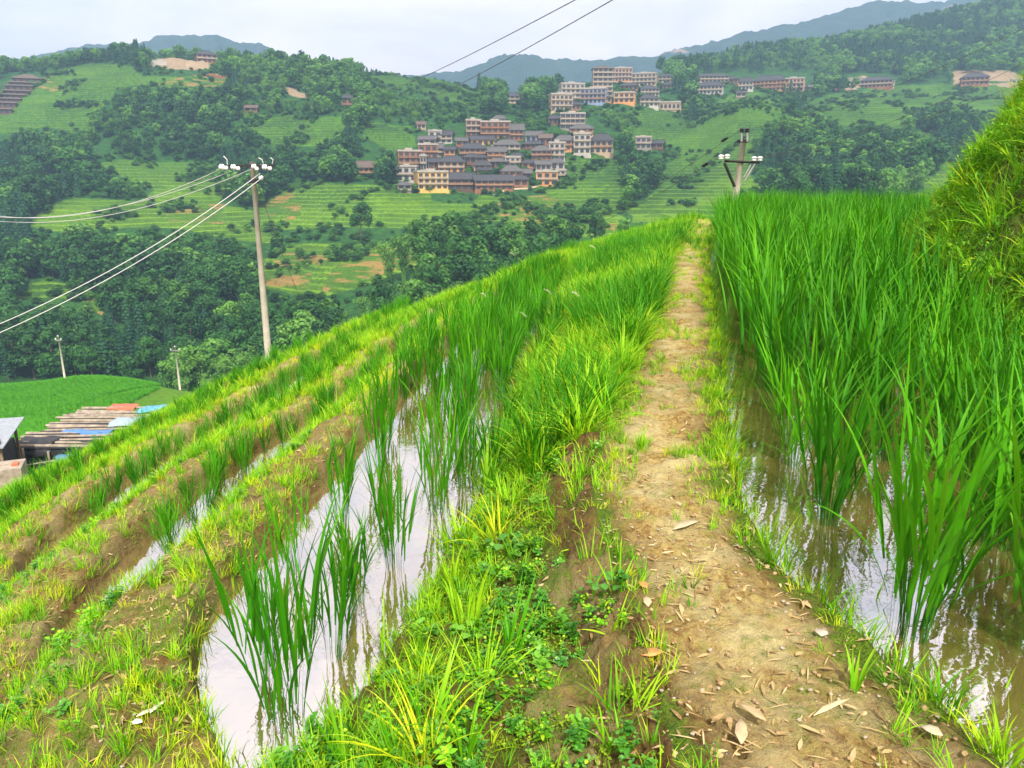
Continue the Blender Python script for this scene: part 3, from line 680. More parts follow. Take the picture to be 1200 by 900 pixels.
sc = rng.uniform(.6, 1.25, n1) * np.where(c1 == 1, .62, 1) * np.where((c1 == 11) & (Y1 < 5), .75, 1) * np.where((c1 != 11) & (X1 < -1.0) & (Y1 < 6), .68, 1) * (1 + .25 * sstep(6, 20, Y1))
yel = np.where(np.isin(c1, [3, 4, 1]), .45 + .25 * sstep(4, 9, Y1), .15) + .25 * p1
idx = np.where(rng.uniform(0, 1, n1) < yel, rng.integers(2, 4, n1), rng.integers(0, 2, n1))
scatter('short_grass', np.stack([X1, Y1, Z1], 1), yawrot(n1), sc, idx, GSRC, 'short bright green grass on the terrace banks and along the path', 'grass')
# taller grass on slopes, along the left verge of the path and along the skyline
m = (np.isin(cls, [2, 11]) & (Y > 4.3) & ~((cls == 11) & (tt < .45) & (Y < 10))) | ((cls == 10) & (X < PL(Y)) & (Y > 14)) | (np.isin(cls, [5, 8, 9, 6, 7]) & (Y > 4.5)) | (pth & (Y > 16) & (rng.uniform(0, 1, n) < .5)) | (np.isin(cls, [3, 4]) & (Y > 9))
q = np.where(np.isin(cls, [2, 11]), .36 + .55 * sstep(5, 9, Y), .12 + .18 * sstep(8, 14, Y)); q = np.where(np.isin(cls, [3, 4]), .03 + .10 * sstep(12, 17, Y), q); q = np.where(pth, .12, q)
m &= rng.uniform(0, 1, n) < q * (1 + .8 * patch)
m &= ~(np.isin(cls, [3, 4]) & (Y < 13)) & ~((cls == 5) & ((tt < .45) | (Y < 6.5)))
m |= (cls == 11) & (tt > .3) & (Y > 1.9) & (Y < 4.4) & (X < .0) & (rng.uniform(0, 1, n) < .035)
X2, Y2, Z2, c2 = pick([X, Y, Z, cls], m); n2 = len(X2)
scatter('tall_grass', np.stack([X2, Y2, Z2], 1), yawrot(n2, .15), rng.uniform(.55, 1.05, n2) * np.where(np.isin(c2, [2, 11]), 1.08, .72) * np.where(np.isin(c2, [8, 9]), .6, 1), np.where(rng.uniform(0, 1, n2) < np.clip(.16 + .9 * fbm(X2 * .7, Y2 * .7, 505, 3), .02, .7), 3, rng.choice(3, n2, p=[.45, .3, .25])), TSRC,
        'tall arching grass along the verge of the path and the terrace slopes', 'grass')
# leafy cover of the bank on the right
def bankclump(n, R_, H, L0, L1, wf, up=.2):
    U = rng.uniform; a = U(0, 6.283, n); r = R_ * np.sqrt(U(0, 1, n)); pos = np.stack([r * np.cos(a), r * np.sin(a), U(0, H, n)], 1); L = U(L0, L1, n)
    return leafcards(pos, a + rng.normal(0, .9, n), rng.normal(up, .45, n), L, L * wf, np.where(U(0, 1, n) < .2, U(.4, 1, n), U(0, .3, n)), rng.normal(0, .4, n))
BSRC = [src('a', bankclump(46, .10, .13, .03, .06, .26), M['bankleaf']), src('a', bankclump(44, .10, .12, .025, .05, .34), M['bankleaf']), src('a', tuft(22, .08, .12, .26, .005, .009, .7, 1.8, 5), M['grass'])]
nb = 40000
yb = rng.uniform(2.0, 17, nb); xb = FT(yb) + rng.uniform(-.25, 4.2, nb)
m = (np.abs(xb) < .82 * yb + .8); xb, yb = xb[m], yb[m]; zb = ground(xb, yb)[0] + .42 * (fbm(xb * 2.1, yb * 2.1, 101, 5) * 1.2 + .55 * fbm(xb * 9, yb * 9, 103, 4)); kb = rng.uniform(0, 1, nb_:=len(xb)) < .75 + .9 * fbm(xb * 1.3, yb * 1.3, 613, 3); xb, yb, zb = xb[kb], yb[kb], zb[kb]; nb = len(xb)
rot = yawrot(nb, .25); 
scatter('bank_leaves', np.stack([xb, yb, zb], 1), rot, rng.uniform(.5, 1.5, nb) * (1 + .5 * fbm(xb, yb, 611, 2)), rng.choice(3, nb, p=[.30, .27, .43]), BSRC, 'dense small leaved cover on the steep bank right of the paddy', 'undergrowth')
m = rng.uniform(0, 1, nb) < (.05 + .09 * (zb > 1.0)) * (1 + 2.2 * fbm(xb * .8, yb * .8, 411, 2))
scatter('bank_grass', np.stack([xb, yb, zb], 1)[m], yawrot(m.sum(), .3), rng.uniform(.5, 1.0, m.sum()), rng.integers(0, 3, m.sum()),
        [src('a', tuft(14, .05, .25, .60, .008, .015, .4, 1.8, 7), M['grass']), src('a', tuft(10, .05, .3, .6, .008, .015, .3, 1.7, 7), M['grassy']), src('a', tuft(12, .05, .2, .4, .006, .012, .4, 1.8, 7), M['bankleaf'])],
        'long grass blades hanging out of the leafy bank at the right edge', 'grass')
# low creeping plants and moss on the bank under the path
m = (np.isin(cls, [2, 11]) & (Y < 6)) | (np.isin(cls, [5]) & (Y < 5.5) & (X < -1.5) & (X > WR2(Y) + .2)) | (np.isin(cls, [5, 8]) & (Y < 7) & (X < -2.9))
m &= ~((cls == 2) & (Y < 4.2) & (patch2 < .1)) & ~((cls == 11) & (tt > .62) & (Y < 3.4) & (patch2 < .0))
m &= (rng.uniform(0, 1, n) < np.where(np.isin(cls, [2, 11]), .22 + .70 * sstep(.0, .5, patch2 + .2 * patch + .3 * sstep(3, 2, Y)), .16))
m &= ~((X > .25) & (Y < 2.6) & (rng.uniform(0, 1, n) < .5))
X3, Y3, Z3 = pick([X, Y, Z], m); n3 = len(X3)
def weed(nst, H, L0, L1, wf):
    U = rng.uniform; parts = []
    for k in range(nst):
        a = U(0, 6.283); q = 6; t = np.linspace(.25, 1, q); h = U(.5, 1) * H; r = U(.01, .05)
        pos = np.stack([r * t * math.cos(a) * 1.5, r * t * math.sin(a) * 1.5, t * h], 1); L = U(L0, L1, q) * (1.15 - .5 * t)
        parts.append(leafcards(pos, a + np.arange(q) * 2.4 + rng.normal(0, .3, q), rng.normal(.25, .25, q), L, L * wf, np.where(U(0, 1, q) < .15, .8, .1) + 0 * t, rng.normal(0, .25, q)))
        parts.append(blades(1, np.array([[0, 0, -.01]]), np.array([a]), np.array([h]), np.array([.004]), np.array([.2]), np.array([.2]), 3))
    return join(parts)
WSRC = [src('a', weed(5, .10, .03, .05, .7), M['broad']), src('a', weed(4, .08, .02, .035, .75), M['broad']), src('a', weed(4, .14, .04, .07, .45), M['bankleaf']), src('a', weed(3, .07, .015, .03, .8), M['bankleaf'])]
scatter('creeping_plants', np.stack([X3, Y3, Z3 + .01], 1), yawrot(n3, .3), rng.uniform(.35, .85, n3), rng.choice(4, n3, p=[.30, .38, .08, .24]), WSRC, 'small leaved creeping plants on the bank below the path', 'ground cover')
SM = sample([(1.2, 5.5, 2600)]); mX, mY, mZ, mc, mt = SM; nn = len(mX)
mp = fbm(mX * 2.3, mY * 2.3, 301, 3)
m = ((np.isin(mc, [2, 11]) & (mp > -.15)) | (np.isin(mc, [1]) & (mX - PL(mY) < .12) & (mp > .1))) & (rng.uniform(0, 1, nn) < .55)
mX, mY, mZ = mX[m], mY[m], mZ[m] + .05 * fbm(mX[m] * 2.1, mY[m] * 2.1, 101, 5); nm_ = len(mX)
scatter('moss', np.stack([mX, mY, mZ], 1), yawrot(nm_, .3), rng.uniform(.5, 1.2, nm_), rng.integers(0, 2, nm_),
        [src('a', tuft(14, .02, .012, .03, .003, .005, .5, .5, 2), M['mossm']), src('a', bankclump(12, .02, .02, .008, .016, .6), M['mossm'])], 'yellow green moss on the shaded earth bank', 'moss')

# litter: dry bamboo leaves, straws, small stones and clods
SL = sample([(1.2, 4, 1000), (4, 9, 260), (9, 16, 40)]); lx, ly, lz, lc, lt = SL; u = rng.uniform(0, 1, len(lx))
m = (np.isin(lc, [1]) & (u < .65)) | (np.isin(lc, [3, 4]) & (u < .75)) | (np.isin(lc, [2]) & (u < .5)) | (np.isin(lc, [11, 12, 5]) & (u < .12)); lx, ly, lz = lx[m], ly[m], lz[m]; nl = len(lx)
inp = ((lx > PL(ly) + .05) & (lx < PR(ly) - .05))
lz = lz + (.05 * np.where(inp, .28, 1)) * (fbm(lx * 2.1, ly * 2.1, 101, 5) * 1.2 + .55 * fbm(lx * 9, ly * 9, 103, 4)) + .005
def flatleaf(L, w):
    o = leafcards(np.array([[-L / 2, 0, 0]]), np.array([0.]), np.array([.06]), np.array([L]), np.array([w]), np.array([.0])); return o
def clod(r):
    b = MB(); 
    import bmesh
    bm = bmesh.new(); bmesh.ops.create_icosphere(bm, subdivisions=2, radius=r)
    for v in bm.verts: v.co *= 1 + .28 * random.uniform(-1, 1); v.co.z *= .6
    V = np.array([v.co[:] for v in bm.verts]); Fq = np.array([[x.index for x in f.verts] for f in bm.faces]); bm.free()
    return V, Fq, np.zeros(len(V))
M['clod'] = simple('clay_clod', (.34, .22, .11), .95, 0, .3, 40); M['stone'] = simple('pale_stone', (.36, .30, .21), .8, 0, .25, 30)
LS = [src('a', flatleaf(.085, .018), M['litter']), src('a', flatleaf(.055, .013), M['litter']), src('a', flatleaf(.10, .006), M['litter']), src('a', flatleaf(.035, .02), M['litter']),
      src('a', clod(.012), M['clod'], False), src('a', clod(.007), M['clod'], False), src('a', clod(.008), M['stone'], False)]
scatter('leaf_litter', np.stack([lx, ly, lz], 1), np.stack([rng.normal(0, .15, nl), rng.normal(0, .15, nl), rng.uniform(0, 6.28, nl)], 1), rng.uniform(.35, 1.0, nl),
        rng.choice(7, nl, p=[.08, .17, .27, .13, .07, .18, .10]), LS, 'dry bamboo leaves, straw and crumbs of clay on the path', 'litter')

# ------------------------------------------------------------------ rice plants
def rice_parts(nt_, H, sl=1.):
    U = rng.uniform; st = []; lf = []
    a = U(0, 6.283, nt_); rr = .055 * np.sqrt(U(0, 1, nt_)); base = np.stack([rr * np.cos(a), rr * np.sin(a), np.full(nt_, -.10)], 1)
    lean = (.04 + np.abs(rng.normal(0, .13, nt_))) * sl; SL_ = U(.42, .56, nt_) * H
    st.append(blades(nt_ * 2, np.repeat(base, 2, 0) + rng.normal(0, .006, (nt_ * 2, 3)), np.repeat(a, 2) + rng.normal(0, .2, nt_ * 2), np.repeat(SL_, 2) * U(.7, 1, nt_ * 2), U(.007, .011, nt_ * 2), np.repeat(lean, 2), np.full(nt_ * 2, .08), 4, tipfrac=1.5))
    for lev, (f0, f1) in enumerate([(.30, .45), (.5, .7), (.75, .92), (.9, .98)]):
        f = U(f0, f1, nt_); th = lean + .08 * f
        b = base + np.stack([np.sin(th) * np.cos(a), np.sin(th) * np.sin(a), np.cos(th)], 1) * (SL_ * f)[:, None]
        az = a + rng.normal(0, 1.1, nt_); keep = U(0, 1, nt_) < (.75 if lev == 0 else .95)
        k = keep.sum(); LL = U(.36, .58, nt_) * H * (1.12 if lev > 1 else .9)
        lf.append(blades(k, b[keep], az[keep], LL[keep], U(.011, .020, nt_)[keep], (lean + sl * np.abs(rng.normal(.08, .10, nt_)))[keep], (U(.05, 1.0, nt_) ** 1.1 * (1.2 if lev < 3 else .8))[keep], 8, True,
                         np.where(U(0, 1, k) < .15, U(.5, 1, k), U(0, .3, k)), .55, rng.normal(0, .35, k)))
    return join(st), join(lf)
RICE = []
for k in range(10):
    a_, b_ = rice_parts((26 if k == 6 else 17 + 2 * (k % 3) if k < 7 else 13), 1.0, 1. if k < 7 else .62); RICE.append((src('stems', a_, M['ricestem']).data, src('leaves', b_, M['rice']).data, src('r', join([a_, b_]), M['rice']).data))
def rice_sites():
    near_sites = []
    for px, py, zz, s in [(970, 612, ZW0, 1.0), (1070, 742, ZW0, 1.16), (1168, 640, ZW0, 1.05), (338, 852, ZW1, 1.0), (318, 772, ZW1, .60), (393, 768, ZW1, .76), (420, 706, ZW1, .62), (462, 664, ZW1, .8),
                          (400, 612, ZW1, .72), (510, 602, ZW1, .82), (545, 572, ZW1, .82), (345, 668, ZW1, .62), (1232, 770, ZW0, 1.15), (1235, 660, ZW0, 1.1), (1130, 560, ZW0, 1.0), (1225, 575, ZW0, 1.05), (1045, 540, ZW0, 1.0), (958, 520, ZW0, .98), (1340, 800, ZW0, 1.05)]:
        Yv = (zz - EYE) / float(slope(py)); near_sites.append((ratio(px, py) * Yv, Yv, zz, s))
    out = list(near_sites)
    def ok(x, y, r):
        return all((x - q[0]) ** 2 + (y - q[1]) ** 2 > r * r for q in out)
    # right paddy: rows running along the path
    y = 1.9
    while y < 26:
        w = FT(y) - PR(y); dx = .50 if y < 7 else .34; x = PR(y) + (.40 if y > 3.9 else 1.9) + random.uniform(0, .05)
        while x < FT(y) - .12:
            xx = x + random.gauss(0, .045); yy = y + random.gauss(0, .05)
            if abs(xx) < .78 * yy + .6 and ok(xx, yy, .24): out.append((xx, yy, ZW0, random.uniform(.86, 1.10) * (1 + .32 * float(sstep(3.5, 9, yy)))))
            x += dx
        y += .54 if y < 7 else .45
    y = 4.9
    while y < 17:
        x = WL1(y) + .10 + (.22 if y < 5.5 else 0)
        while x < WR1(y) - .06:
            xx = x + random.gauss(0, .04); yy = y + random.gauss(0, .05)
            if ok(xx, yy, .21) and random.random() > (.42 if yy < 6.5 else .08 + .4 * float(sstep(10, 15, yy))): out.append((xx, yy, ZW1, random.uniform(.62, .82) * (1 - .25 * float(sstep(8, 13, yy)))))
            x += .33 if y < 6.5 else .26
        y += .36 if y < 6.5 else .28
    for L_, R_, z_, y0, s0 in ((WL2, WR2, ZW2, 4.75, .40), (WL3, WR3, ZW3, 6.7, .42)):
        y = y0
        while y < 19:
            x = random.uniform(float(L_(y)) + .04, float(R_(y)) - .04); out.append((x, y, z_, random.uniform(.8, 1.15) * s0)); y += .17
    y = 7
    while y < 17:
        x = float(WL3(y)) - .42 - random.uniform(.85, 1.3); out.append((x, y, -2.1, random.uniform(.3, .45))); y += .17
    return out
sites = rice_sites()
order = sorted(range(len(sites)), key=lambda i: math.hypot(sites[i][0], sites[i][1]) / sites[i][3])
spec = {0: 'rice clump standing clear in the right paddy beside the path, blades fanned out', 1: 'large rice clump nearest the camera in the right paddy, dark wet base',
        2: 'rice clump at the right edge of the picture beside the nearest clump', 3: 'tall rice clump alone in the lower left paddy, nearest the camera',
        5: 'thin rice clump between the nearest left clump and the grassy bank', 8: 'slim rice clump in the left paddy, farther up and nearer the earth bund'}
rest = []; made = 0
for rank, i in enumerate(order):
    x, y, z, s = sites[i]
    if rank < 285:
        k = 6 if i in (0, 1, 2, 12, 13) else (random.randrange(7, 10) if z == ZW1 else random.randrange(6)); st, lf, both = RICE[k]
        if z == ZW0: lab = 'green rice plant in the rows of the flooded paddy right of the path'; g = 'rice plants in the right paddy'
        elif z == ZW1: lab = 'green rice plant in the flooded paddy left of the path'; g = 'rice plants in the left paddy'
        else: lab = 'short rice plant on a narrow lower terrace'; g = 'rice plants on the lower terraces'
        if i in spec: lab = spec[i]
        if rank < 60:
            o = empty('rice_plant', (x, y, z), random.uniform(0, 6.28)); o.scale = (s, s, s)
            link('stems', st, o); link('leaves', lf, o)
        else:
            o = link('rice_plant', both, None, (x, y, z), random.uniform(0, 6.28)); o.scale = (s, s, s)
        o.rotation_euler[0] = random.gauss(0, .04); o.rotation_euler[1] = random.gauss(0, .04)
        tag(o, lab, 'rice plant', g)
    else: rest.append((x, y, z, s))
rest = np.array(rest); nr = len(rest)
scatter('rice_field', rest[:, :3], yawrot(nr, .04), rest[:, 3], rng.integers(0, 6, nr), [bpy.data.objects.new('r', r[2]) for r in RICE[:6]], 'mass of rice plants filling the back of the paddies', 'rice')

# ------------------------------------------------------------------ single plants, leaves and stones near the camera
def gz(x, y): return float(ground(np.array([x]), np.array([y]))[0][0])
def on_ground(px, py, dz=0):
    y = .8
    r = None
    while y < 60:
        p = at(px, py, y)
        if gz(p[0], y) >= p[2]: return (p[0], y, gz(p[0], y) + dz)
        y += .02 if y < 6 else .08
    return at(px, py, 60)
def dead_leaf(px, py, L, w, col, lab, rz=None):
    p = on_ground(px, py, .014); m = simple(col[0], col[1], .6, 0, .2, 30)
    v, f, s = leafcards(np.array([[-L / 2, 0, 0]]), np.array([0.]), np.array([.15]), np.array([L]), np.array([w]), np.array([0.]))
    me = mesh_np('fallen_leaf', v, f, [m], True); mo = None
    o = link('fallen_leaf', me, None, p, rz if rz is not None else random.uniform(0, 6)); o.modifiers.new('thick', 'SOLIDIFY').thickness = .0015
    tag(o, lab, 'fallen leaf', 'fallen leaves on the path')
dead_leaf(764, 771, .075, .045, ('orange_leaf', (.62, .27, .09)), 'broad orange fallen leaf beside the crack in the path', .2)
dead_leaf(753, 689, .06, .035, ('rusty_leaf', (.50, .20, .08)), 'small rust coloured leaf on the left edge of the path', 1.9)
dead_leaf(758, 712, .075, .03, ('pale_leaf', (.48, .37, .22)), 'pale leaf just below the rust coloured one', 1.5)
dead_leaf(805, 620, .17, .045, ('straw_leaf', (.46, .37, .22)), 'long straw coloured leaf lying across the middle of the path', .6)
dead_leaf(962, 748, .05, .042, ('grey_leaf', (.44, .38, .29)), 'pale roundish leaf on the right half of the near path', 1.2)
dead_leaf(1090, 862, .06, .04, ('cream_leaf', (.46, .40, .28)), 'cream leaf at the lower right corner of the path', 2.4)
dead_leaf(880, 840, .10, .03, ('tan_leaf', (.42, .30, .16)), 'tan curled leaf on the near path, lower centre', 2.2)
dead_leaf(868, 862, .11, .035, ('buff_leaf', (.45, .34, .19)), 'buff pointed leaf nearest the bottom edge of the picture', 1.3)
dead_leaf(975, 835, .16, .018, ('straw_blade', (.58, .48, .26)), 'long dry straw blade lying toward the water', .5)
dead_leaf(175, 843, .08, .02, ('dry_bamboo', (.66, .58, .42)), 'dry bamboo leaf on the left earth bund', .7)
dead_leaf(187, 833, .08, .018, ('dry_bamboo', (.68, .60, .44)), 'second dry bamboo leaf crossing the first on the left bund', 1.2)
dead_leaf(162, 853, .04, .03, ('white_leaf', (.72, .68, .58)), 'small whitish leaf on the left earth bund', 0)
def leafy_plant(px, py, s, sources, lab, n=1, cat='weed'):
    p = on_ground(px, py); v, f, sh = sources
    o = empty('leafy_weed', p); me = mesh_np('leaves', v, f, [M['broad']], True, {'shade': sh}); l = link('leaves', me, o); l.scale = (s, s, s)
    b = MB(); 
    for k in range(4):
        a = k * 1.6; b.tube([(0, 0, -.02), (.02 * math.cos(a) * s, .02 * math.sin(a) * s, .06 * s)], .002, 5)
    b.build('stem', M['grass'], o); tag(o, lab, cat)
def roundweed(n, H, R_, L):
    U = rng.uniform; a = np.arange(n) * 2.4; t = np.linspace(.2, 1, n); pos = np.stack([R_ * t * np.cos(a), R_ * t * np.sin(a), H * U(.5, 1, n)], 1)
    LL = U(.7, 1, n) * L; parts = [leafcards(pos, a, rng.normal(.1, .2, n), LL, LL * .95, U(0, .5, n))]
    parts.append(blades(n, np.zeros((n, 3)), a, np.hypot(R_ * t, pos[:, 2]), np.full(n, .003), np.arctan2(R_ * t, pos[:, 2]), np.full(n, .01), 3, tipfrac=9))
    return join(parts)
leafy_plant(595, 650, 1.0, roundweed(12, .08, .10, .05), 'round leaved weed with pale green leaves, middle of the bank below the path')
leafy_plant(560, 750, 1.0, roundweed(12, .07, .10, .055), 'round leaved weed low on the bank, above the dark creeping plants')
leafy_plant(705, 705, .9, roundweed(9, .10, .07, .045), 'upright round leaved weed at the left edge of the path')
leafy_plant(480, 560, 1.0, roundweed(9, .08, .08, .045), 'round leaved weed by the water, near the rice in the left paddy')
def blade_plant(px, py, n, H, lab):
    p = on_ground(px, py); U = rng.uniform; a = U(0, 6.283, n)
    v, f, s = blades(n, np.stack([.012 * np.cos(a), .012 * np.sin(a), 0 * a - .02], 1), a, U(.6, 1, n) * H, U(.009, .014, n), U(.05, .45, n), U(.1, 1.2, n), 9, True, U(0, .6, n), .6)
    o = link('grass_clump', mesh_np('grass_clump', v, f, [M['grass']], True, {'shade': s}), None, p); tag(o, lab, 'grass clump')
blade_plant(545, 893, 9, .42, 'upright pale green grass clump at the bottom edge, centre')
blade_plant(405, 905, 7, .35, 'grass clump at the bottom edge beside the left paddy')
blade_plant(530, 690, 10, .35, 'long bladed grass clump on the bank beside the left paddy')
blade_plant(1000, 812, 8, .22, 'small grass clump on the near path beside the water')
blade_plant(905, 660, 10, .28, 'grass clump rooted where the path meets the right paddy')
blade_plant(1010, 740, 10, .26, 'grass clump at the water edge below the nearest rice plant')
blade_plant(1160, 860, 8, .25, 'grass clump at the water edge, lower right corner')
blade_plant(808, 690, 7, .12, 'tiny grass clump growing in the middle of the near path')
# white plumes of the verge grass
def plume(px, py, Y, h, lab):
    p = at(px, py, Y); x, y = p[0], p[1]; g = gz(x, y); H = max(p[2] - g, .25)
    o = empty('plume_grass', (x, y, g)); az = random.uniform(2.4, 3.8); b = MB()
    pts = [(math.cos(az) * .10 * t ** 2 * H, math.sin(az) * .1 * t ** 2 * H, H * t) for t in np.linspace(0, 1, 6)]
    b.tube(pts, .0025, 5); b.build('stalk', M['grass'], o)
    n_ = 130; t = rng.uniform(0, 1, n_); bp = np.stack([pts[-1][0] + np.cos(az) * .09 * t, pts[-1][1] + np.sin(az) * .09 * t, pts[-1][2] + .10 * t - .05 * t ** 2], 1)
    v, f, s = blades(n_, bp, rng.uniform(0, 6.28, n_), rng.uniform(.015, .03, n_), np.full(n_, .0028), rng.uniform(.3, 1.3, n_), np.full(n_, .3), 2)
    link('plume', mesh_np('plume', v, f, [M['plume']], True, {'shade': s}), o); tag(o, lab, 'plume grass', 'white plumed grasses')
for px, py, Y_, lab in [(622, 372, 8.5, 'white plume of grass standing above the left paddy'), (650, 345, 10, 'white plume of grass behind the first one, nearer the skyline'), (683, 348, 9, 'white plume of grass close to the left verge of the path'),
                        (605, 300, 15, 'thin dry grass plume rising over the skyline'), (575, 350, 10, 'white plume of grass leaning over the rice of the left paddy'), (702, 292, 13, 'small white plume in the verge where the path goes over the crest')]:
    plume(px, py, Y_, .5, lab)

# ------------------------------------------------------------------ trees
def crown_mesh(kind, nleaf, H, seed):
    global rng
    U = rng.uniform; pos = []; nrm = []; sh = []
    if kind in ('A', 'B'):
        nb_ = 13; c = []
        for k in range(nb_):
            t = U(0, 1); a = k * 2.4 + U(-.4, .4); h = H * (.36 + .56 * t); rad = H * .24 * math.sin(math.pi * min(1, .22 + .72 * t)) ** .7 * U(.5, 1.1)
            c.append((rad * math.cos(a), rad * math.sin(a), h, H * U(.10, .165)))
        c.append((0, 0, H * .87, H * .12)); c.append((0, 0, H * .6, H * .2))
        for (x, y, z, r) in c:
            m_ = int(nleaf / len(c)); d = rng.normal(0, 1, (m_, 3)); d[:, 2] += .25; d /= np.linalg.norm(d, axis=1)[:, None]
            rr = r * U(.72, 1.12, m_); p = np.array([x, y, z]) + d * rr[:, None] * np.array([1, 1, .85])
            pos.append(p); nrm.append(d); sh.append(U(0, .35, m_) + (.35 if U() < .3 else 0))
        size = (H * .045, H * .075)
    elif kind == 'F':
        m_ = nleaf; t = U(0, 1, m_) ** .75; lay = np.round(t * 12) / 12; a = U(0, 6.283, m_); tt_ = .5 * t + .5 * lay
        R_ = H * .19 * (1 - tt_) ** .85 + H * .012; r = R_ * np.sqrt(U(.15, 1, m_)) * (1 + .25 * np.sin(a * 5 + lay * 40))
        p = np.stack([r * np.cos(a), r * np.sin(a), H * (.12 + .88 * tt_) - .25 * r], 1); d = np.stack([np.cos(a), np.sin(a), .5 + 0 * a], 1)
        pos.append(p); nrm.append(d); sh.append(U(0, .4, m_)); size = (H * .03, H * .055)
    else:
        for k in range(15):
            a = U(0, 6.283); m_ = nleaf // 15; t = U(.25, 1, m_); reach = H * U(.10, .27); r0 = H * U(0, .05)
            r = r0 + reach * t ** 2.6; p = np.stack([r * math.cos(a), r * math.sin(a), H * (t - .22 * t ** 4 * (reach / H / .2))], 1) + rng.normal(0, H * .028, (m_, 3))
            pos.append(p); d = rng.normal(0, .6, (m_, 3)) + np.array([math.cos(a), math.sin(a), .6]); nrm.append(d); sh.append(U(0, .6, m_) * t)
        size = (H * .028, H * .06)
    P = np.concatenate(pos); D = np.concatenate(nrm); Sh = np.concatenate(sh); n = len(P)
    D = D + rng.normal(0, .35, D.shape); D /= np.linalg.norm(D, axis=1)[:, None]
    r1 = rng.normal(0, 1, (n, 3)); a1 = np.cross(D, r1); a1 /= np.linalg.norm(a1, axis=1)[:, None]; a2 = np.cross(D, a1)
    s = U(size[0], size[1], n)[:, None] * .5; k2 = .55 if kind == 'C' else .8
    V = np.stack([P - a1 * s, P - a2 * s * k2 + D * s * .25, P + a1 * s, P + a2 * s * k2 + D * s * .25], 1).reshape(-1, 3)
    Fq = np.arange(4 * n).reshape(n, 4)
    return V, Fq, np.repeat(Sh, 4)
def trunk_mesh(kind, H):
    b = MB()
    if kind == 'F': b.tube([(0, 0, -.5), (0, 0, H * .4), (0, 0, H * .97)], [H * .02, H * .014, .02], 6)
    elif kind == 'C':
        for k in range(7):
            a = k * .9; r = H * .03
            b.tube([(r * math.cos(a), r * math.sin(a), -.4), (r * 1.4 * math.cos(a), r * 1.4 * math.sin(a), H * .5), (r * 3.4 * math.cos(a), r * 3.4 * math.sin(a), H * .85)], [.06, .05, .02], 5)
    else:
        b.tube([(0, 0, -.5), (.02 * H, 0, H * .3), (-.01 * H, .01 * H, H * .6), (0, 0, H * .88)], [H * .026, H * .019, H * .012, .03], 7)
        for k in range(7):
            a = k * 2.4; h = H * (.32 + .07 * k); b.tube([(0, 0, h), (H * .1 * math.cos(a), H * .1 * math.sin(a), h + H * .07), (H * .19 * math.cos(a), H * .19 * math.sin(a), h + H * .15)], [H * .010, H * .006, .02], 5)
    return b
TK = {'A': ('crownA', 'dark broadleaf tree'), 'B': ('crownB', 'light green broadleaf tree'), 'F': ('fir', 'pointed dark fir'), 'C': ('bamboo', 'feathery bamboo clump')}
TREE = {}
for kind in 'ABFC':
    TREE[kind] = []
    for k in range(3 if kind in 'AB' else 2):
        nl_ = {'A': 1500, 'B': 1500, 'F': 1300, 'C': 1400}[kind]
        v, f, s = crown_mesh(kind, nl_, 10., k)
        cm = mesh_np('crown', v, f, [M[TK[kind][0]]], False, {'shade': s}); tm = trunk_mesh(kind, 10.).mesh('trunk', M['bark'] if kind != 'C' else M['bamboo'])
        # cheap crown for the far woods
        m2 = rng.permutation(len(f))[:520]; v2 = v.reshape(-1, 4, 3)[m2]; c2 = v2.mean(1, keepdims=True); v2 = c2 + (v2 - c2) * 1.55; s2 = s.reshape(-1, 4)[m2].ravel()
        fm = mesh_np('far_crown', v2.reshape(-1, 3), np.arange(len(m2) * 4).reshape(-1, 4), [M[TK[kind][0]]], False, {'shade': s2})
        TREE[kind].append((cm, tm, fm))
SKYL = ([-300, 0, 190, 320, 430, 600, 700, 760, 840, 1060, 1100, 1200, 1500], [600, 545, 450, 398, 350, 305, 272, 252, 235, 222, 205, 110, 0])
def clear_of_fields(px, py, h, Y):
    r = np.ones(px.shape, bool)
    for f in (.35, .7, 1.0):
        a, b, c, d = cover(px, py - f * h / Y * 900); r &= ~(d & (rng.uniform(0, 1, px.shape) < .97))
    return r
def wood_points(y0, y1, dens, seed):
    area = .8 * (y1 ** 2 - y0 ** 2); n = int(area * dens)
    Y = np.sqrt(rng.uniform(y0 ** 2, y1 ** 2, n)); X = rng.uniform(-.8, .8, n) * Y
    z, (fr, fl, pad, br, di, nf, px, py) = zfar(X, Y, True)
    return X, Y, z, nf, px, py
PTS = []
X, Y, z, nf, px, py = wood_points(172, 330, 1 / 17., 0)
sk = np.interp(px, *SKYL)
hgt = rng.uniform(6.5, 13, len(X)) * (.8 + .5 * (vnoise(X / 30, Y / 30, 88)))
top = py - hgt / Y * 900
kn = (px < 200) & (py > 452) 
ok = (~nf) & (top < sk - 1) & (px > -90) & (px < 1290) & ~((px > 300) & (px < 520) & (py > 262) & (py < 290)) & ~kn & clear_of_fields(px, py, hgt, Y)
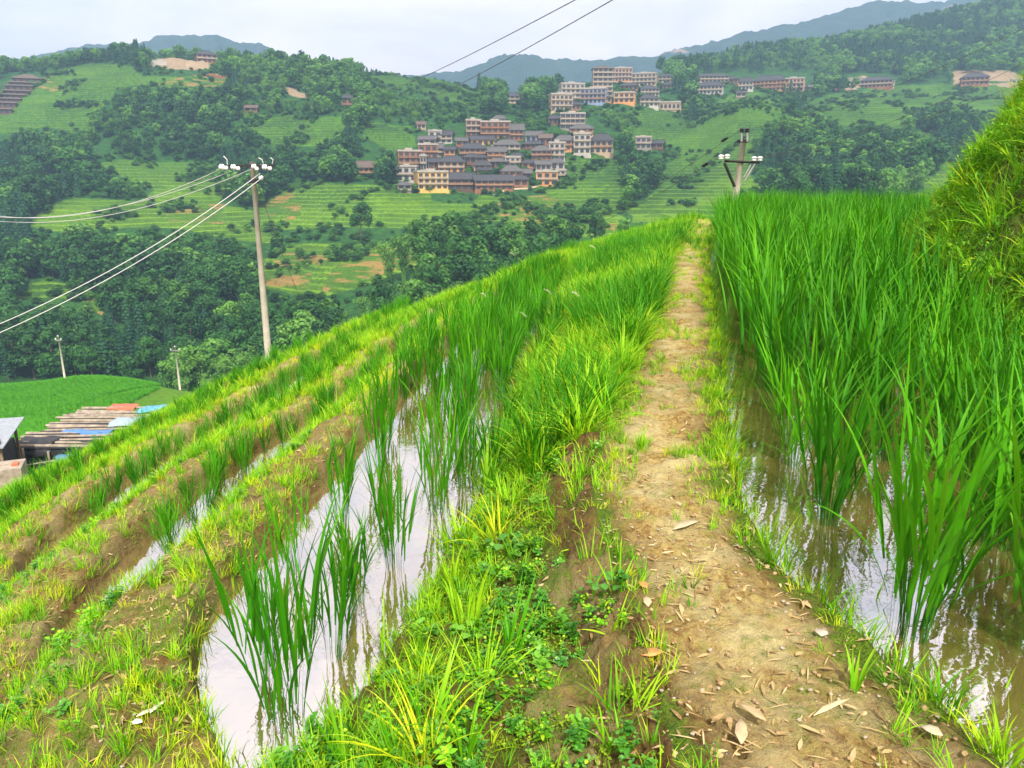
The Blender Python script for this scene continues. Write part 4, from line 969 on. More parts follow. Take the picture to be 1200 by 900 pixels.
# thin scrub belts between the fields, more open ground with single trees
PTS.append((X[ok], Y[ok], z[ok], hgt[ok], px[ok], py[ok]))
X, Y, z, nf, px, py = wood_points(330, 620, 1 / 24., 1)
hgt = rng.uniform(6, 12, len(X)) * (.75 + .5 * vnoise(X / 40, Y / 40, 88))
sk = np.interp(px, *SKYL); top = py - hgt / Y * 900
ok = (~nf) & (top < sk) & (px > -90) & (px < 1290) & (vnoise(X / 22, Y / 22, 91) > .16) & clear_of_fields(px, py, hgt, Y)
PTS.append((X[ok], Y[ok], z[ok], hgt[ok], px[ok], py[ok]))
X, Y, z, nf, px, py = wood_points(620, 960, 1 / 42., 2)
hgt = rng.uniform(8, 14, len(X)); sk = np.interp(px, *SKYL); top = py - hgt / Y * 900
ok = (top < sk) & (px > -90) & (px < 1290) & ~((py > 86) & nf)
PTS.append((X[ok], Y[ok], z[ok], hgt[ok], px[ok], py[ok]))
T = [np.concatenate([p[k] for p in PTS]) for k in range(6)]
X, Y, z, hgt, px, py = T; nT = len(X)
kn_ = vnoise(X / 35, Y / 35, 120) + .18 * rng.uniform(-1, 1, nT)
kind = np.where(kn_ < .36, 'F', np.where(kn_ < .62, 'A', np.where(kn_ < .80, 'B', 'C')))
dark = inpoly(px, py, [(115,130),(160,85),(230,95),(300,150),(320,190),(250,195),(140,185)]) | inpoly(px, py, [(-50,300),(400,330),(400,450),(-50,470)])
kind = np.where(dark & (kind == 'C') & (rng.uniform(0, 1, nT) < .8), 'A', kind); kind = np.where(dark & (kind == 'B') & (rng.uniform(0, 1, nT) < .55), 'A', kind)
kind = np.where(inpoly(px, py, [(188,60),(205,50),(235,48),(232,56),(205,64),(192,72)]), 'F', kind)
light = inpoly(px, py, [(800,70),(900,50),(1000,90),(960,95),(830,85)]) | inpoly(px, py, [(430,265),(540,262),(560,300),(450,300)]) | inpoly(px, py, [(240,60),(380,62),(560,85),(600,140),(430,150),(300,120)])
kind = np.where(light & (rng.uniform(0, 1, nT) < .6), 'C', kind); kind = np.where((Y > 420) & ~dark & (kind == 'A') & (rng.uniform(0, 1, nT) < .4), 'B', kind)
hgt = np.where(kind == 'C', hgt * .85, hgt)
# trees picked out one by one: (px, py of the foot, height in px, kind, label)
SPEC = [(424, 283, 42, 'A', 'lone rounded dark tree on the terrace edge left of the tree row'), (526, 282, 66, 'B', 'tallest tree of the middle tree row, in front of the village'), (548, 292, 58, 'A', 'dark leafy tree right of the tallest tree in the row'),
        (494, 285, 42, 'B', 'light tree left of the tallest tree in the row'), (512, 300, 50, 'A', 'dark tree in front of the tallest tree'), (472, 290, 36, 'C', 'bamboo clump left of the tree row'), (455, 290, 34, 'C', 'bamboo clump next to the lone rounded tree'),
        (575, 305, 50, 'A', 'broad dark tree in the row, below the flat yellow building'), (600, 300, 40, 'B', 'mid green tree in the row just above the grassy skyline'), (622, 296, 40, 'A', 'dark tree behind the skyline grass, centre'),
        (648, 292, 42, 'B', 'rounded tree behind the skyline grass, right of centre'), (672, 285, 36, 'A', 'dark tree above the skyline, right of the row'), (698, 278, 32, 'A', 'last dark tree of the row before the verge grass'),
        (540, 310, 60, 'A', 'dark tree low in the row, mostly behind the others'), (447, 330, 32, 'A', 'single round tree standing in the brown terraces'), (272, 402, 50, 'B', 'pale green rounded tree left of the near utility pole'),
        (85, 442, 40, 'B', 'pale tree beside the small utility pole on the knoll'), (345, 398, 30, 'B', 'light bush-like tree behind the skyline right of the near pole'), (248, 292, 22, 'C', 'small bamboo clump at the terrace foot'),
        (215, 358, 40, 'F', 'pointed fir in the middle of the valley wood'), (250, 345, 42, 'B', 'bright broadleaf tree in the valley wood'), (12, 82, 14, 'A', 'dark tree on the left ridge against the sky'), (43, 78, 16, 'A', 'round dark tree on the left ridge, second from the edge'),
        (232, 55, 11, 'F', 'single pointed fir on the hilltop skyline'), (270, 62, 13, 'F', 'pointed fir on the skyline right of the hilltop house')]
def far_hit(px, py, y0=170., y1=950.):
    Yv = np.arange(y0, y1, .5); s = float(slope(py)); r = ratio(px, py); X_ = r * Yv; Zr = EYE + s * Yv
    zt = zfar(X_, Yv); h = np.nonzero(zt >= Zr)[0]
    i = h[0] if len(h) else len(Yv) - 1
    return float(X_[i]), float(Yv[i]), float(zt[i])
def add_tree(x, y, zz, h, kd, lab, grp):
    k = random.randrange(len(TREE[kd])); cm, tm, fm = TREE[kd][k]
    nmn = {'A': 'broadleaf_tree', 'B': 'broadleaf_tree', 'F': 'fir_tree', 'C': 'bamboo_clump'}[kd]
    o = empty(nmn, (x, y, zz - .2), random.uniform(0, 6.28)); s = h / 10; w = random.uniform(.85, 1.2); o.scale = (s * w, s * w, s)
    link('trunk' if kd != 'C' else 'stems', tm, o); link('crown', cm, o); tag(o, lab, 'bamboo' if kd == 'C' else 'tree', grp)
for (px_, py_, hp, kd, lab) in SPEC:
    if 440 < px_ < 710 and py_ > 275 or px_ == 345:        # feet hidden behind the skyline: stand them on the slope at a set distance
        Y_ = 205 + (310 - py_) * 1.2; x_, y_, _ = at(px_, py_, Y_); z_ = float(zfar(np.array([x_]), np.array([Y_]))[0])
        topz = EYE + float(slope(py_ - hp)) * Y_; h_ = max(8, min(16, topz - z_))
    else:
        x_, y_, z_ = far_hit(px_, py_); h_ = hp * y_ / 900 * 1.03
    add_tree(x_, y_, z_, h_, kd, lab, 'trees of the valley wood')
size = hgt / Y; od = np.argsort(-size); indiv = od[:265]; far_i = od[265:]
GL = {'A': 'dark broadleaf tree in the dense wood on the valley slope', 'B': 'light green broadleaf tree in the wood on the valley slope', 'F': 'dark pointed fir in the wood on the valley slope', 'C': 'feathery bamboo clump in the wood on the valley slope'}
for i in indiv: add_tree(X[i], Y[i], z[i], hgt[i], kind[i], GL[kind[i]], 'trees of the valley wood')
for nm_, kd, lab in (('broadleaf_forest', 'A', 'dark broadleaf woods covering the far hillsides'), ('mixed_forest', 'B', 'lighter green broadleaf woods on the far hillsides'), ('fir_forest', 'F', 'dark fir woods on the far hillsides'), ('bamboo_grove', 'C', 'pale feathery bamboo groves on the far hillsides')):
    m = far_i[kind[far_i] == kd]; P = np.stack([X[m], Y[m], z[m] - .3], 1); nk = len(TREE[kd]); s = hgt[m] / 10
    w = s * rng.uniform(.9, 1.35, len(m)); scatter(nm_, P, np.stack([0 * s, 0 * s, rng.uniform(0, 6.28, len(m))], 1), np.stack([w, w, s], 1), rng.integers(0, nk, len(m)), [bpy.data.objects.new('f', t_[2]) for t_ in TREE[kd]], lab, 'forest')
# bushes on terrace edges and among the houses
def bush_pts():
    n = 42000; Y = np.sqrt(rng.uniform(200 ** 2, 640 ** 2, n)); X = rng.uniform(-.72, .72, n) * Y
    z, (fr, fl, pad, br, di, nf, px, py) = zfar(X, Y, True)
    v = vnoise(X / 14, Y / 14, 140); vill = np.zeros(n, bool)
    for p in NOFOREST[1:3]: vill |= inpoly(px, py, p)
    sk = np.interp(px, *SKYL)
    m = ((nf & ((v > .80) | ((fr > .55) & (v > .58) & (rng.uniform(0, 1, n) < .5)))) | (vill & (v > .45) & (rng.uniform(0, 1, n) < .6)) | (~nf & (rng.uniform(0, 1, n) < .25))) & ~di & (py < sk) & (px > -60) & (px < 1260)
    return X[m], Y[m], z[m]
X, Y, z = bush_pts(); nb_ = len(X)
scatter('scrub', np.stack([X, Y, z - .4], 1), yawrot(nb_, .05), np.stack([rng.uniform(.18, .42, nb_)] * 3, 1) * np.array([1.5, 1.5, .8]), rng.integers(0, 4, nb_),
        [bpy.data.objects.new('f', TREE[a][b][2]) for a, b in (('A', 0), ('B', 0), ('B', 1), ('A', 1))], 'low bushes on the terrace edges and between the houses', 'scrub')
# rice on the knoll below
def knoll():
    n = 90000; Y = np.sqrt(rng.uniform(62 ** 2, 152 ** 2, n)); X = rng.uniform(-.78, -.30, n) * Y; rw = X * .8 + Y * .6 + 1.5 * fbm(X / 20, Y / 20, 7, 2); g_ = np.abs(rw / 1.1 - np.round(rw / 1.1)) < .33; X, Y = X[g_], Y[g_]
    z = zfar(X, Y); px, py = project(X, Y, z); sk = np.interp(px, *SKYL)
    yb = np.interp(px, [60, 90, 120, 160, 200], [500, 480, 466, 458, 452])
    m = (py < sk + 4) & (px > -40) & ~((np.abs(py - yb) < 1.3) & (px > 60)); return X[m], Y[m], z[m]
X, Y, z = knoll(); nk_ = len(X)
M['knollrice'] = leaf('knoll_rice', (.03, .19, .003), (.055, .27, .004), (.10, .35, .005), .2, .5, .2)
scatter('paddy_rice', np.stack([X, Y, z], 1), yawrot(nk_, .1), rng.uniform(.7, 1.1, nk_), rng.integers(0, 2, nk_), [src('a', tuft(22, .30, .4, .8, .03, .06, .3, 1.0, 3), M['knollrice']), src('a', tuft(20, .3, .4, .7, .03, .06, .3, 1.0, 3), M['knollrice'])],
        'bright green rice covering the knoll below the hillside', 'rice')

# ------------------------------------------------------------------ houses
win_me = MB().box(-.5, .5, -.06, .06, 0, 1).mesh('window_or_opening', M['dark_pane'])
def house(px0, px1, pyt, pyb, wall, roof, rk, lab, rail='railwood', floors=None, bays=None, yaw=None, wfrac=.62, grp='houses of the hillside village', dep=None, open_=False, Yfix=None):
    cx = (px0 + px1) / 2
    if Yfix: x, y, _ = at(cx, pyb, Yfix); z = EYE + float(slope(pyb)) * Yfix
    else: x, y, z = far_hit(cx, pyb)
    Wd = (px1 - px0) / 900 * y * .99; H = (pyb - pyt) / 900 * y * 1.0
    D = dep or max(5., min(11., Wd * .7)); rh = {'hip': min(H * .34, 4.4), 'gable': min(H * .36, 4.2), 'flat': .35, 'pagoda': 1.6}[rk]
    hw = max(H - rh, 2.4); nf_ = floors or max(1, round(hw / 2.9)); fh = hw / nf_
    ya = random.uniform(-.22, .22) if yaw is None else yaw
    Wd = Wd / (math.cos(ya) + abs(math.sin(ya)) * D / max(Wd, 1) * .8)
    o = empty('village_house', (x, y + D * .35, z), -math.atan2(x, y) + ya)
    h = Wd / 2; b = MB(); b.box(-h, h, -D / 2, D / 2, -6, hw); b.box(-h - .4, h + .4, -D / 2 - .5, D / 2, -6, -.05)
    b.build('wall', W[wall], o)
    r = MB(); e = .75
    if rk == 'flat':
        r.box(-h - .35, h + .35, -D / 2 - .5, D / 2 + .3, hw + .003, hw + .28); r.box(-h * .35, h * .25, -D * .2, D * .25, hw + .28, hw + 1.9 * min(1, H / 9))
        for sx in (-1, 1): r.box(sx * (h + .2) - .12, sx * (h + .2) + .12, -D / 2 - .4, D / 2 + .2, hw + .282, hw + .9)
        r.box(-h - .08, h + .08, -D / 2 - .42, -D / 2 - .2, hw + .282, hw + .9)
    elif rk in ('hip', 'gable', 'pagoda'):
        x0, x1, y0, y1 = -h - e, h + e, -D / 2 - e - .3, D / 2 + e; ins = (D * .42 if rk != 'gable' else 0.); ins = min(ins, h * .7); z0 = hw - .15; z1 = hw + rh
        v = [(x0, y0, z0), (x1, y0, z0), (x1, y1, z0), (x0, y1, z0), (x0 + ins, 0, z1), (x1 - ins, 0, z1)]
        v += [(a, c_, d - .22) for a, c_, d in v]
        r.add(v, [(0, 1, 5, 4), (2, 3, 4, 5), (1, 2, 5), (3, 0, 4), (6, 10, 11, 7), (8, 11, 10, 9), (7, 11, 8), (9, 10, 6), (0, 6, 7, 1), (1, 7, 8, 2), (2, 8, 9, 3), (3, 9, 6, 0)])
        r.box(x0 + ins, x1 - ins, -.16, .16, z1 - .05, z1 + .22)
        if nf_ > 2 and Wd > 9:   # skirt roof between the storeys
            zz = fh * (nf_ - 1); r.add([(-h - .9, -D/2 - 1.2, zz - .35), (h + .9, -D/2 - 1.2, zz - .35), (h, -D/2 - .01, zz + .15), (-h, -D/2 - .01, zz + .15), (-h - .9, -D/2 - 1.2, zz - .47), (h + .9, -D/2 - 1.2, zz - .47), (h, -D/2 - .01, zz), (-h, -D/2 - .01, zz)], [(0,1,2,3),(4,7,6,5),(0,4,5,1),(1,5,6,2),(0,3,7,4)])
    r.build('roof', R[roof], o)
    nb2 = bays or max(2, round(Wd / 2.9)); nb2 = min(nb2, 8)
    for fl in range(nf_):
        if fl > 0 or nf_ == 1:
            s = MB(); zz = fl * fh; 
            s.box(-h - .1, h + .1, -D / 2 - .95, -D / 2 - .004, zz - .12, zz + .06); s.box(-h - .1, h + .1, -D / 2 - .95, -D / 2 - .87, zz + .75, zz + .88)
            for k in range(nb2 * 2 + 1): xx = -h + 2 * h * k / (nb2 * 2); s.box(xx - .07, xx + .07, -D / 2 - .93, -D / 2 - .86, zz + .062, zz + (.75 if k % 2 else fh - .15))
            if fl % 2 == 1 or rail == 'rail': s.box(-h, h, -D / 2 - .91, -D / 2 - .88, zz + .063, zz + .5)
            s.build('balcony', M[rail], o)
        for k in range(nb2):
            xx = -h + 2 * h * (k + .5) / nb2; w_ = link('window_or_opening', win_me, o, (xx, -D / 2 - .02, fl * fh + fh * .22)); w_.scale = (2 * h / nb2 * (wfrac if not open_ else .86), 1, fh * (.56 if not open_ else .7))  # dark panes
    for fl in range(nf_):
        sd = -1 if x > 0 else 1
        w_ = link('window_or_opening', win_me, o, (sd * (h + .02), 0, fl * fh + fh * .25), math.pi / 2); w_.scale = (D * .3, 1, fh * .5)
    tag(o, lab, 'house', grp); return o
HS = [
 (465,493,179,199,'timber','slab','flat','brown timber building with four open galleries, pale flat roof, left end of village','railwood'),
 (493,501,184,200,'concrete','slab','flat','narrow grey block joined to the gallery building at the left end','rail'),
 (465,489,196,213,'white','slab','flat','pale concrete building left of the yellow one','rail'),
 (485,523,203,223,'yellow','slab','flat','bright yellow building with flat pale roof at the foot of the village','rail'),
 (490,512,171,187,'timber','slab','flat','brown timber house behind the left gallery building','railwood'),
 (505,519,169,184,'concrete','grey','gable','grey house with tiled roof above the orange gallery house','rail'),
 (502,517,155,168,'white','slab','flat','pale house among trees at the upper left of the village','rail'),
 (517,531,154,168,'white','dark','gable','white gabled house with a dark roof at the upper left of the village','rail'),
 (491,512,160,171,'concrete','grey','gable','low house with wide grey roofs at the upper left edge','rail'),
 (514,545,184,203,'orange','dark','hip','orange timber house with dark hipped roof and long galleries','rail'),
 (539,570,169,186,'timber','dark','hip','brown timber house with large dark hipped roof, middle of the village','railwood'),
 (541,570,181,193,'dark','dark','hip','dark timber house directly below the large hipped roof','railwood'),
 (546,563,143,161,'timber','slab','flat','four storey timber block at the upper middle of the village','rail'),
 (564,597,145,164,'timber','slab','flat','long four storey timber block with pale flat roof','railwood'),
 (597,613,147,165,'timber','grey','gable','gabled timber house right of the long timber block','railwood'),
 (550,578,160,172,'yellow','dark','gable','low house with dark roof and yellow gable','rail'),
 (579,610,165,181,'white','grey','hip','white three storey house with rows of dark openings','rail'),
 (571,592,173,188,'orange','grey','gable','orange timber house with weathered grey roof, centre','railwood'),
 (556,576,189,204,'orange','dark','hip','orange house with white side wall and dark roof','rail'),
 (522,556,204,223,'dark','dark','gable','long dark timber house with a wide roof, right of the yellow building','railwood'),
 (554,600,206,223,'timber','dark','gable','long brown timber house with grey roof at the village foot','railwood'),
 (587,611,195,213,'orange','grey','hip','orange timber house with hipped grey roof, lower right of centre','railwood'),
 (574,597,186,197,'dark','grey','hip','house with low grey hipped roof in the village centre','railwood'),
 (578,593,136,147,'white','grey','hip','small whitish house above the long timber block','rail'),
 (590,609,185,196,'white','slab','flat','pale flat roofed house beside a tree in the village centre','rail'),
 (466,481,214,223,'concrete','grey','hip','low grey roofed shed left of the yellow building','rail'),
 (617,636,155,168,'blue','grey','gable','house with blue gable wall','rail'),
 (633,647,158,171,'timber','brown','gable','brown roofed house right of the blue gable','railwood'),
 (612,636,166,175,'dark','dark','hip','low dark roofed house below the blue gable','railwood'),
 (624,649,172,188,'timber','grey','hip','brown timber house with grey roof left of the pale tower block','railwood'),
 (644,662,169,189,'white','slab','flat','pale narrow block beside the green slope','rail'),
 (649,675,160,177,'orange','grey','hip','orange timber house with galleries left of the white arch building','railwood'),
 (673,692,159,181,'white','slab','flat','white building with arched door above the green slope','rail'),
 (692,719,159,181,'beige','dark','hip','large pale house with dark roof at the right end above the green slope','railwood'),
 (669,695,147,161,'orange','grey','hip','orange timber house with hipped roof above the white arch building','railwood'),
 (657,685,135,152,'concrete','slab','flat','unfinished grey concrete frame building','rail'),
 (642,658,136,147,'dark','dark','hip','dark roofed house left of the concrete frame','railwood'),
 (627,645,189,201,'concrete','grey','gable','grey and white house at the right side of the village','rail'),
 (645,661,188,201,'white','grey','hip','pale house with grey roof above the orange facade','rail'),
 (629,654,202,218,'orange','slab','flat','house with orange facade and flat roof at the lower right of the village','rail'),
 (652,664,200,211,'white','slab','flat','small white block joined to the orange facade','rail'),
 (611,622,199,212,'dark','grey','gable','small house with steep grey roof by the tree','railwood'),
 (656,684,101,121,'white','slab','flat','white four storey hotel on the upper slope','rail'),
 (644,670,113,131,'beige','slab','flat','beige block below the white hotel','rail'),
 (682,712,106,122,'blue','slab','flat','blue glazed timber building beside the tall block','railwood'),
 (694,717,82,119,'concrete','brown','pagoda','tallest building, seven storeys under a brown roof','rail'),
 (718,741,82,96,'pink','slab','flat','pinkish concrete building on the ridge, right of the tallest','rail'),
 (742,770,88,101,'beige','slab','flat','beige long building on the upper right of the village','rail'),
 (750,772,101,113,'white','dark','hip','white house with dark roof, upper of two at the right','rail'),
 (721,745,110,121,'orange','slab','flat','low orange flat roofed building right of the tallest','rail'),
 (749,771,112,125,'white','dark','hip','white house with dark roof, lower of two at the right','rail'),
 (745,763,162,175,'concrete','slab','flat','raw concrete house alone on the middle slope','rail'),
 (763,778,165,175,'dark','dark','gable','dark house joined to the raw concrete house','railwood'),
 (773,795,87,97,'beige','dark','hip','beige house with dark roof behind the upper trees','rail'),
 (817,853,87,97,'beige','dark','hip','long house with dark roof at the top of the right slope','rail'),
 (818,848,97,111,'white','dark','hip','three storey house with dark roof below the long one on the right slope','rail'),
 (867,883,92,106,'white','dark','hip','white house left of the ridge hotel','rail'),
 (885,921,90,107,'orange','dark','hip','ridge hotel with dark layered roofs','railwood'),
 (919,943,94,108,'pink','slab','flat','pinkish flat roofed building right of the ridge hotel','rail'),
 (942,953,100,107,'concrete','grey','gable','low grey shed at the right end of the ridge hotel','rail'),
 (863,874,107,114,'concrete','dark','gable','tiny house below the ridge hotel','rail'),
 (1013,1046,91,103,'timber','dark','hip','long house with dark roof above the far terraces','rail'),
 (1130,1158,87,100,'timber','dark','hip','timber house with dark roof alone at the far right','railwood'),
 (1186,1196,95,103,'white','slab','flat','small white house at the right edge above the bank','rail'),
 (1037,1048,96,103,'white','slab','flat','small white annex at the end of the long far house','rail'),
 (229,251,61,74,'timber','dark','hip','timber house with dark roof on the left hilltop','rail'),
 (287,301,124,132,'timber','brown','gable','small brown shed beside the bright field on the left hill','railwood'),
 (400,413,112,123,'timber','dark','hip','timber house alone on the wooded slope left of centre','railwood'),
 (593,613,110,121,'beige','dark','hip','house with dark roof alone in the trees above the village','rail'),
 (418,437,190,209,'orange','brown','gable','small brown farmhouse standing alone left of the village','railwood'),
 (488,498,143,152,'beige','brown','gable','tiny house in the trees above the left of the village','rail'),
 (521,534,172,182,'orange','dark','gable','small orange house between two trees, just above the orange gallery house','railwood'),
 (534,548,162,172,'timber','grey','gable','small timber house under the four storey block','railwood'),
 (598,613,180,192,'timber','dark','hip','timber house right of the white three storey house','railwood'),
 (600,618,206,219,'timber','dark','hip','timber house at the right end of the long grey-roofed row','railwood'),
 (612,627,188,198,'orange','dark','hip','orange house with dark roof squeezed below the brown timber house','railwood'),
 (560,575,196,206,'timber','dark','gable','timber house directly above the long brown row','railwood'),
 (500,514,186,198,'dark','dark','gable','dark house between the grey block and the orange gallery house','railwood'),
 (528,541,191,201,'timber','grey','gable','small timber house below the large hipped roof, left side','railwood'),
 (586,602,154,163,'dark','dark','gable','dark low house in front of the long timber block','railwood'),
 (560,580,176,184,'timber','dark','hip','low timber house at the very centre of the village','railwood'),
 (643,656,177,187,'timber','dark','gable','timber house between the pale narrow block and the grey roofed one','railwood'),
 (676,694,104,112,'timber','dark','hip','small timber house in front of the blue glazed building','railwood'),
 (700,716,112,121,'orange','dark','hip','orange house at the foot of the tallest building','railwood'),
 (728,748,98,107,'timber','dark','hip','timber house below the pinkish concrete building','railwood'),
 (664,680,120,130,'timber','dark','hip','timber house right of the beige block on the upper slope','railwood'),
 (778,796,97,106,'timber','dark','hip','timber house in the trees below the beige house at the upper right','railwood'),
 (800,816,88,98,'orange','dark','gable','orange gabled house left of the long dark roofed one','railwood'),
 (853,866,90,99,'timber','dark','hip','timber house between the long house and the ridge hotel group','railwood'),
 (773,797,121,129,'beige','slab','flat','low tan building at the head of the terraces right of the village','rail'),
]
for hrec in HS:
    a = hrec; house(a[0], a[1], a[2], a[3], a[4], a[5], a[6], a[7], a[8], open_=a[7].startswith('unfinished'))
# stepped gallery house on the left hill: one thing, eight tiers of roof going down the slope
def stepped():
    x, y, z = far_hit(26, 118); root = empty('stepped_lodge', (x, y, z), .35)
    p0 = np.array(far_hit(34, 98)); p1 = np.array(far_hit(2, 134)); k9 = 8
    for k in range(k9):
        t = k / (k9 - 1); p = p0 * (1 - t) + p1 * t; q = p - np.array([x, y, z]); c, s = math.cos(-.35), math.sin(-.35); lx_, ly_ = q[0] * c - q[1] * s, q[0] * s + q[1] * c
        w = 8.5 - .25 * k; zt = float(zfar(np.array([p[0]]), np.array([p[1]]))[0]) - z + 1.2
        b = MB(); b.box(lx_ - w, lx_ + w * .8, ly_ - 2.4, ly_ + 2.6, zt - 5, zt + 1.6); b.build('wall', W['dark'], root)
        r = MB(); 
        if k == 0: r.add([(lx_ - w - .6, ly_ - 3.2, zt + 1.6), (lx_ + w + .2, ly_ - 3.2, zt + 1.6), (lx_ + w + .2, ly_ + 3.2, zt + 1.6), (lx_ - w - .6, ly_ + 3.2, zt + 1.6), (lx_ - 2, ly_, zt + 4.2), (lx_ + 2, ly_, zt + 4.2)], [(0,1,5,4),(2,3,4,5),(1,2,5),(3,0,4),(3,2,1,0)])
        else: r.add([(lx_ - w - .6, ly_ - 3.3, zt + 1.5), (lx_ + w * .8 + .6, ly_ - 3.3, zt + 1.5), (lx_ + w * .8 + .6, ly_ + 2.6, zt + 2.5), (lx_ - w - .6, ly_ + 2.6, zt + 2.5), (lx_ - w - .6, ly_ - 3.3, zt + 1.25), (lx_ + w * .8 + .6, ly_ - 3.3, zt + 1.25), (lx_ + w * .8 + .6, ly_ + 2.6, zt + 2.25), (lx_ - w - .6, ly_ + 2.6, zt + 2.25)], [(0,1,2,3),(7,6,5,4),(0,4,5,1),(1,5,6,2),(2,6,7,3),(3,7,4,0)])
        r.build('roof', R['brown'], root)
        for j in range(4): w_ = link('window_or_opening', win_me, root, (lx_ - w + 1.6 + j * w * .42, ly_ - 2.44, zt - .8)); w_.scale = (1.5, 1, 1.6)
    tag(root, 'long brown lodge stepping down the left hillside in eight tiers of roof', 'lodge')
stepped()
def retaining(px0, px1, pyt, pyb, mat, lab):
    x, y, z = far_hit((px0 + px1) / 2, pyb); w = (px1 - px0) / 900 * y / 2; h = (pyb - pyt) / 900 * y
    b = MB(); nseg = 6
    for k in range(nseg):
        x0 = -w + 2 * w * k / nseg; b.box(x0 + .02, x0 + 2 * w / nseg - .02, -.4 + .1 * math.sin(k), 1.2, -3, h * (1 + .12 * math.sin(k * 2.1)))
    b.box(-w, w, -.2, 1.0, -3, h * .85); o = b.build('retaining_wall', mat, None, False, (x, y, z)); o.rotation_euler[2] = -math.atan2(x, y); tag(o, lab, 'wall')
retaining(220, 243, 73, 80, W['beige'], 'tan retaining wall below the house on the left hilltop')
retaining(172, 194, 71, 77, W['white'], 'pale rubble wall at the building site on the left hilltop')
retaining(244, 268, 88, 92, W['timber'], 'low brown wall below the hilltop house, to its right')
retaining(1150, 1190, 98, 101, W['beige'], 'low wall along the far terraces by the lone timber house')
retaining(992, 1012, 92, 97, W['concrete'], 'raw concrete foundation left of the long far house')
def far_track():
    pts = [far_hit(px_, py_) for px_, py_ in [(578, 229), (584, 225), (600, 222), (618, 221), (632, 218)]]
    V = []; Fq = []
    for i, p in enumerate(pts):
        V += [(p[0], p[1] - 1.3, p[2] + .35), (p[0], p[1] + 1.3, p[2] + .45), (p[0], p[1] - 1.3, p[2] - 1.5)]
    for i in range(len(pts) - 1):
        a = i * 3; Fq += [(a, a + 3, a + 4, a + 1), (a + 2, a + 5, a + 3, a)]
    tag(link('village_road', mesh_np('village_road', V, Fq, [W['beige']])), 'pale road climbing to the foot of the village', None, None, 'structure')
far_track()

# ------------------------------------------------------------------ utility poles and cables
def insulator(mb, c, r, axis='x', m=0):
    mb.lathe([(.0, -r * .9), (r * .5, -r * .85), (r, -r * .45), (r * .55, -r * .2), (r * .6, 0), (r * 1.0, r * .15), (r * .9, r * .5), (r * .3, r * .8), (0, r * .85)], c, 14, m, axis)
def pole_left():
    Y_ = 25.; x, y, zt = at(295.5, 189, Y_); xb, _, zb = at(308, 402, Y_); xm = (x + xb) / 2
    g = gz(x, Y_); H = zt - g
    o = empty('utility_pole', (x, y, g)); MB().tube([(0, 0, -.6), (0, 0, H * .5), (0, 0, H)], [.14, .11, .07], 16).build('pole', M['concrete'], o, True)
    k = Y_ / 900 * 1.03
    def L(px_, py_): p = at(px_, py_, Y_ - .15); return (p[0] - x, -.15, p[2] - g)
    a = L(268.5, 194.2); b = L(322.5, 194.8); arm = MB(); arm.box(a[0], b[0], -.19, -.11, (a[2] + b[2]) / 2 - .035, (a[2] + b[2]) / 2 + .035); arm.build('crossarm', M['steel'], o)
    c = L(298, 212); MB().lathe([(.155, -.06), (.165, -.05), (.165, .05), (.155, .06)], (0, 0, c[2]), 16).build('clamp_band', M['steel'], o)
    for px_, py_, r in [(261.5, 196, .15), (266.3, 197, .11), (275, 196, .14), (280.5, 197.6, .11), (299, 195.3, .13), (302.3, 198, .10), (311.5, 196, .14), (317.5, 197.6, .11)]:
        p = L(px_, py_); q = MB(); insulator(q, (p[0], p[1] - .1, p[2]), r * .66, 'x'); q.build('insulator', M['porcelain'], o, True)
    for pts in ([(266.5, 193), (266, 187), (262, 183)], [(308.5, 191.5), (307, 187), (303, 185)], [(319, 192), (320, 187), (317, 185)]):
        MB().tube([L(*p) for p in pts], .014, 6).build('jumper_wire', M['wire'], o)
    q = MB(); p = L(306, 208.5); insulator(q, (p[0], p[1], p[2]), .08, 'x'); q.build('insulator', M['porcelain'], o, True)
    tag(o, 'concrete utility pole with crossarm and white insulators standing behind the hillside on the left', 'utility pole')
pole_left()
def pole_right():
    Y_ = 24.; x, y, zt = at(871, 165, Y_); g = gz(x, Y_); H = zt - g
    o = empty('utility_pole', (x, y, g)); ln = .115
    MB().tube([(-ln * H * .6, 0, -.5), (0, 0, H)], [.125, .085], 16).build('pole', M['concrete'], o, True)
    def L(px_, py_): p = at(px_, py_, Y_ - .14); return (p[0] - x, -.14, p[2] - g)
    a = L(849, 188.5); b = L(890, 190.5); MB().tube([a, b], .035, 4).build('crossarm', M['steel'], o)
    MB().tube([L(849, 191), L(861, 219)], .045, 4).build('brace', M['steel'], o)
    MB().tube([L(885, 192), L(873, 212)], .03, 4).build('brace', M['galv'], o); MB().tube([L(880, 193), L(872, 208)], .022, 4).build('brace', M['galv'], o)
    MB().box(-.14, .14, -.13, .13, H - .05, H + .03).build('clamp_band', M['steel'], o)
    for px_, py_ in ((869.3, 152.5), (875.6, 152.5)):
        p = L(px_, py_); MB().tube([L(px_ + (.3 if px_ > 872 else -.3), 166), p], .03, 6).build('bracket', M['galv'], o)
        q = MB(); insulator(q, p, .075, 'z'); q.build('insulator', M['blackins'], o, True)
    for px_, py_ in ((845, 184), (852.3, 183.5), (883.8, 186), (890.6, 186)):
        q = MB(); insulator(q, L(px_, py_), .085, 'z'); q.build('insulator', M['porcelain'], o, True)
    tag(o, 'concrete utility pole with two black top insulators standing behind the rice on the right', 'utility pole')
pole_right()
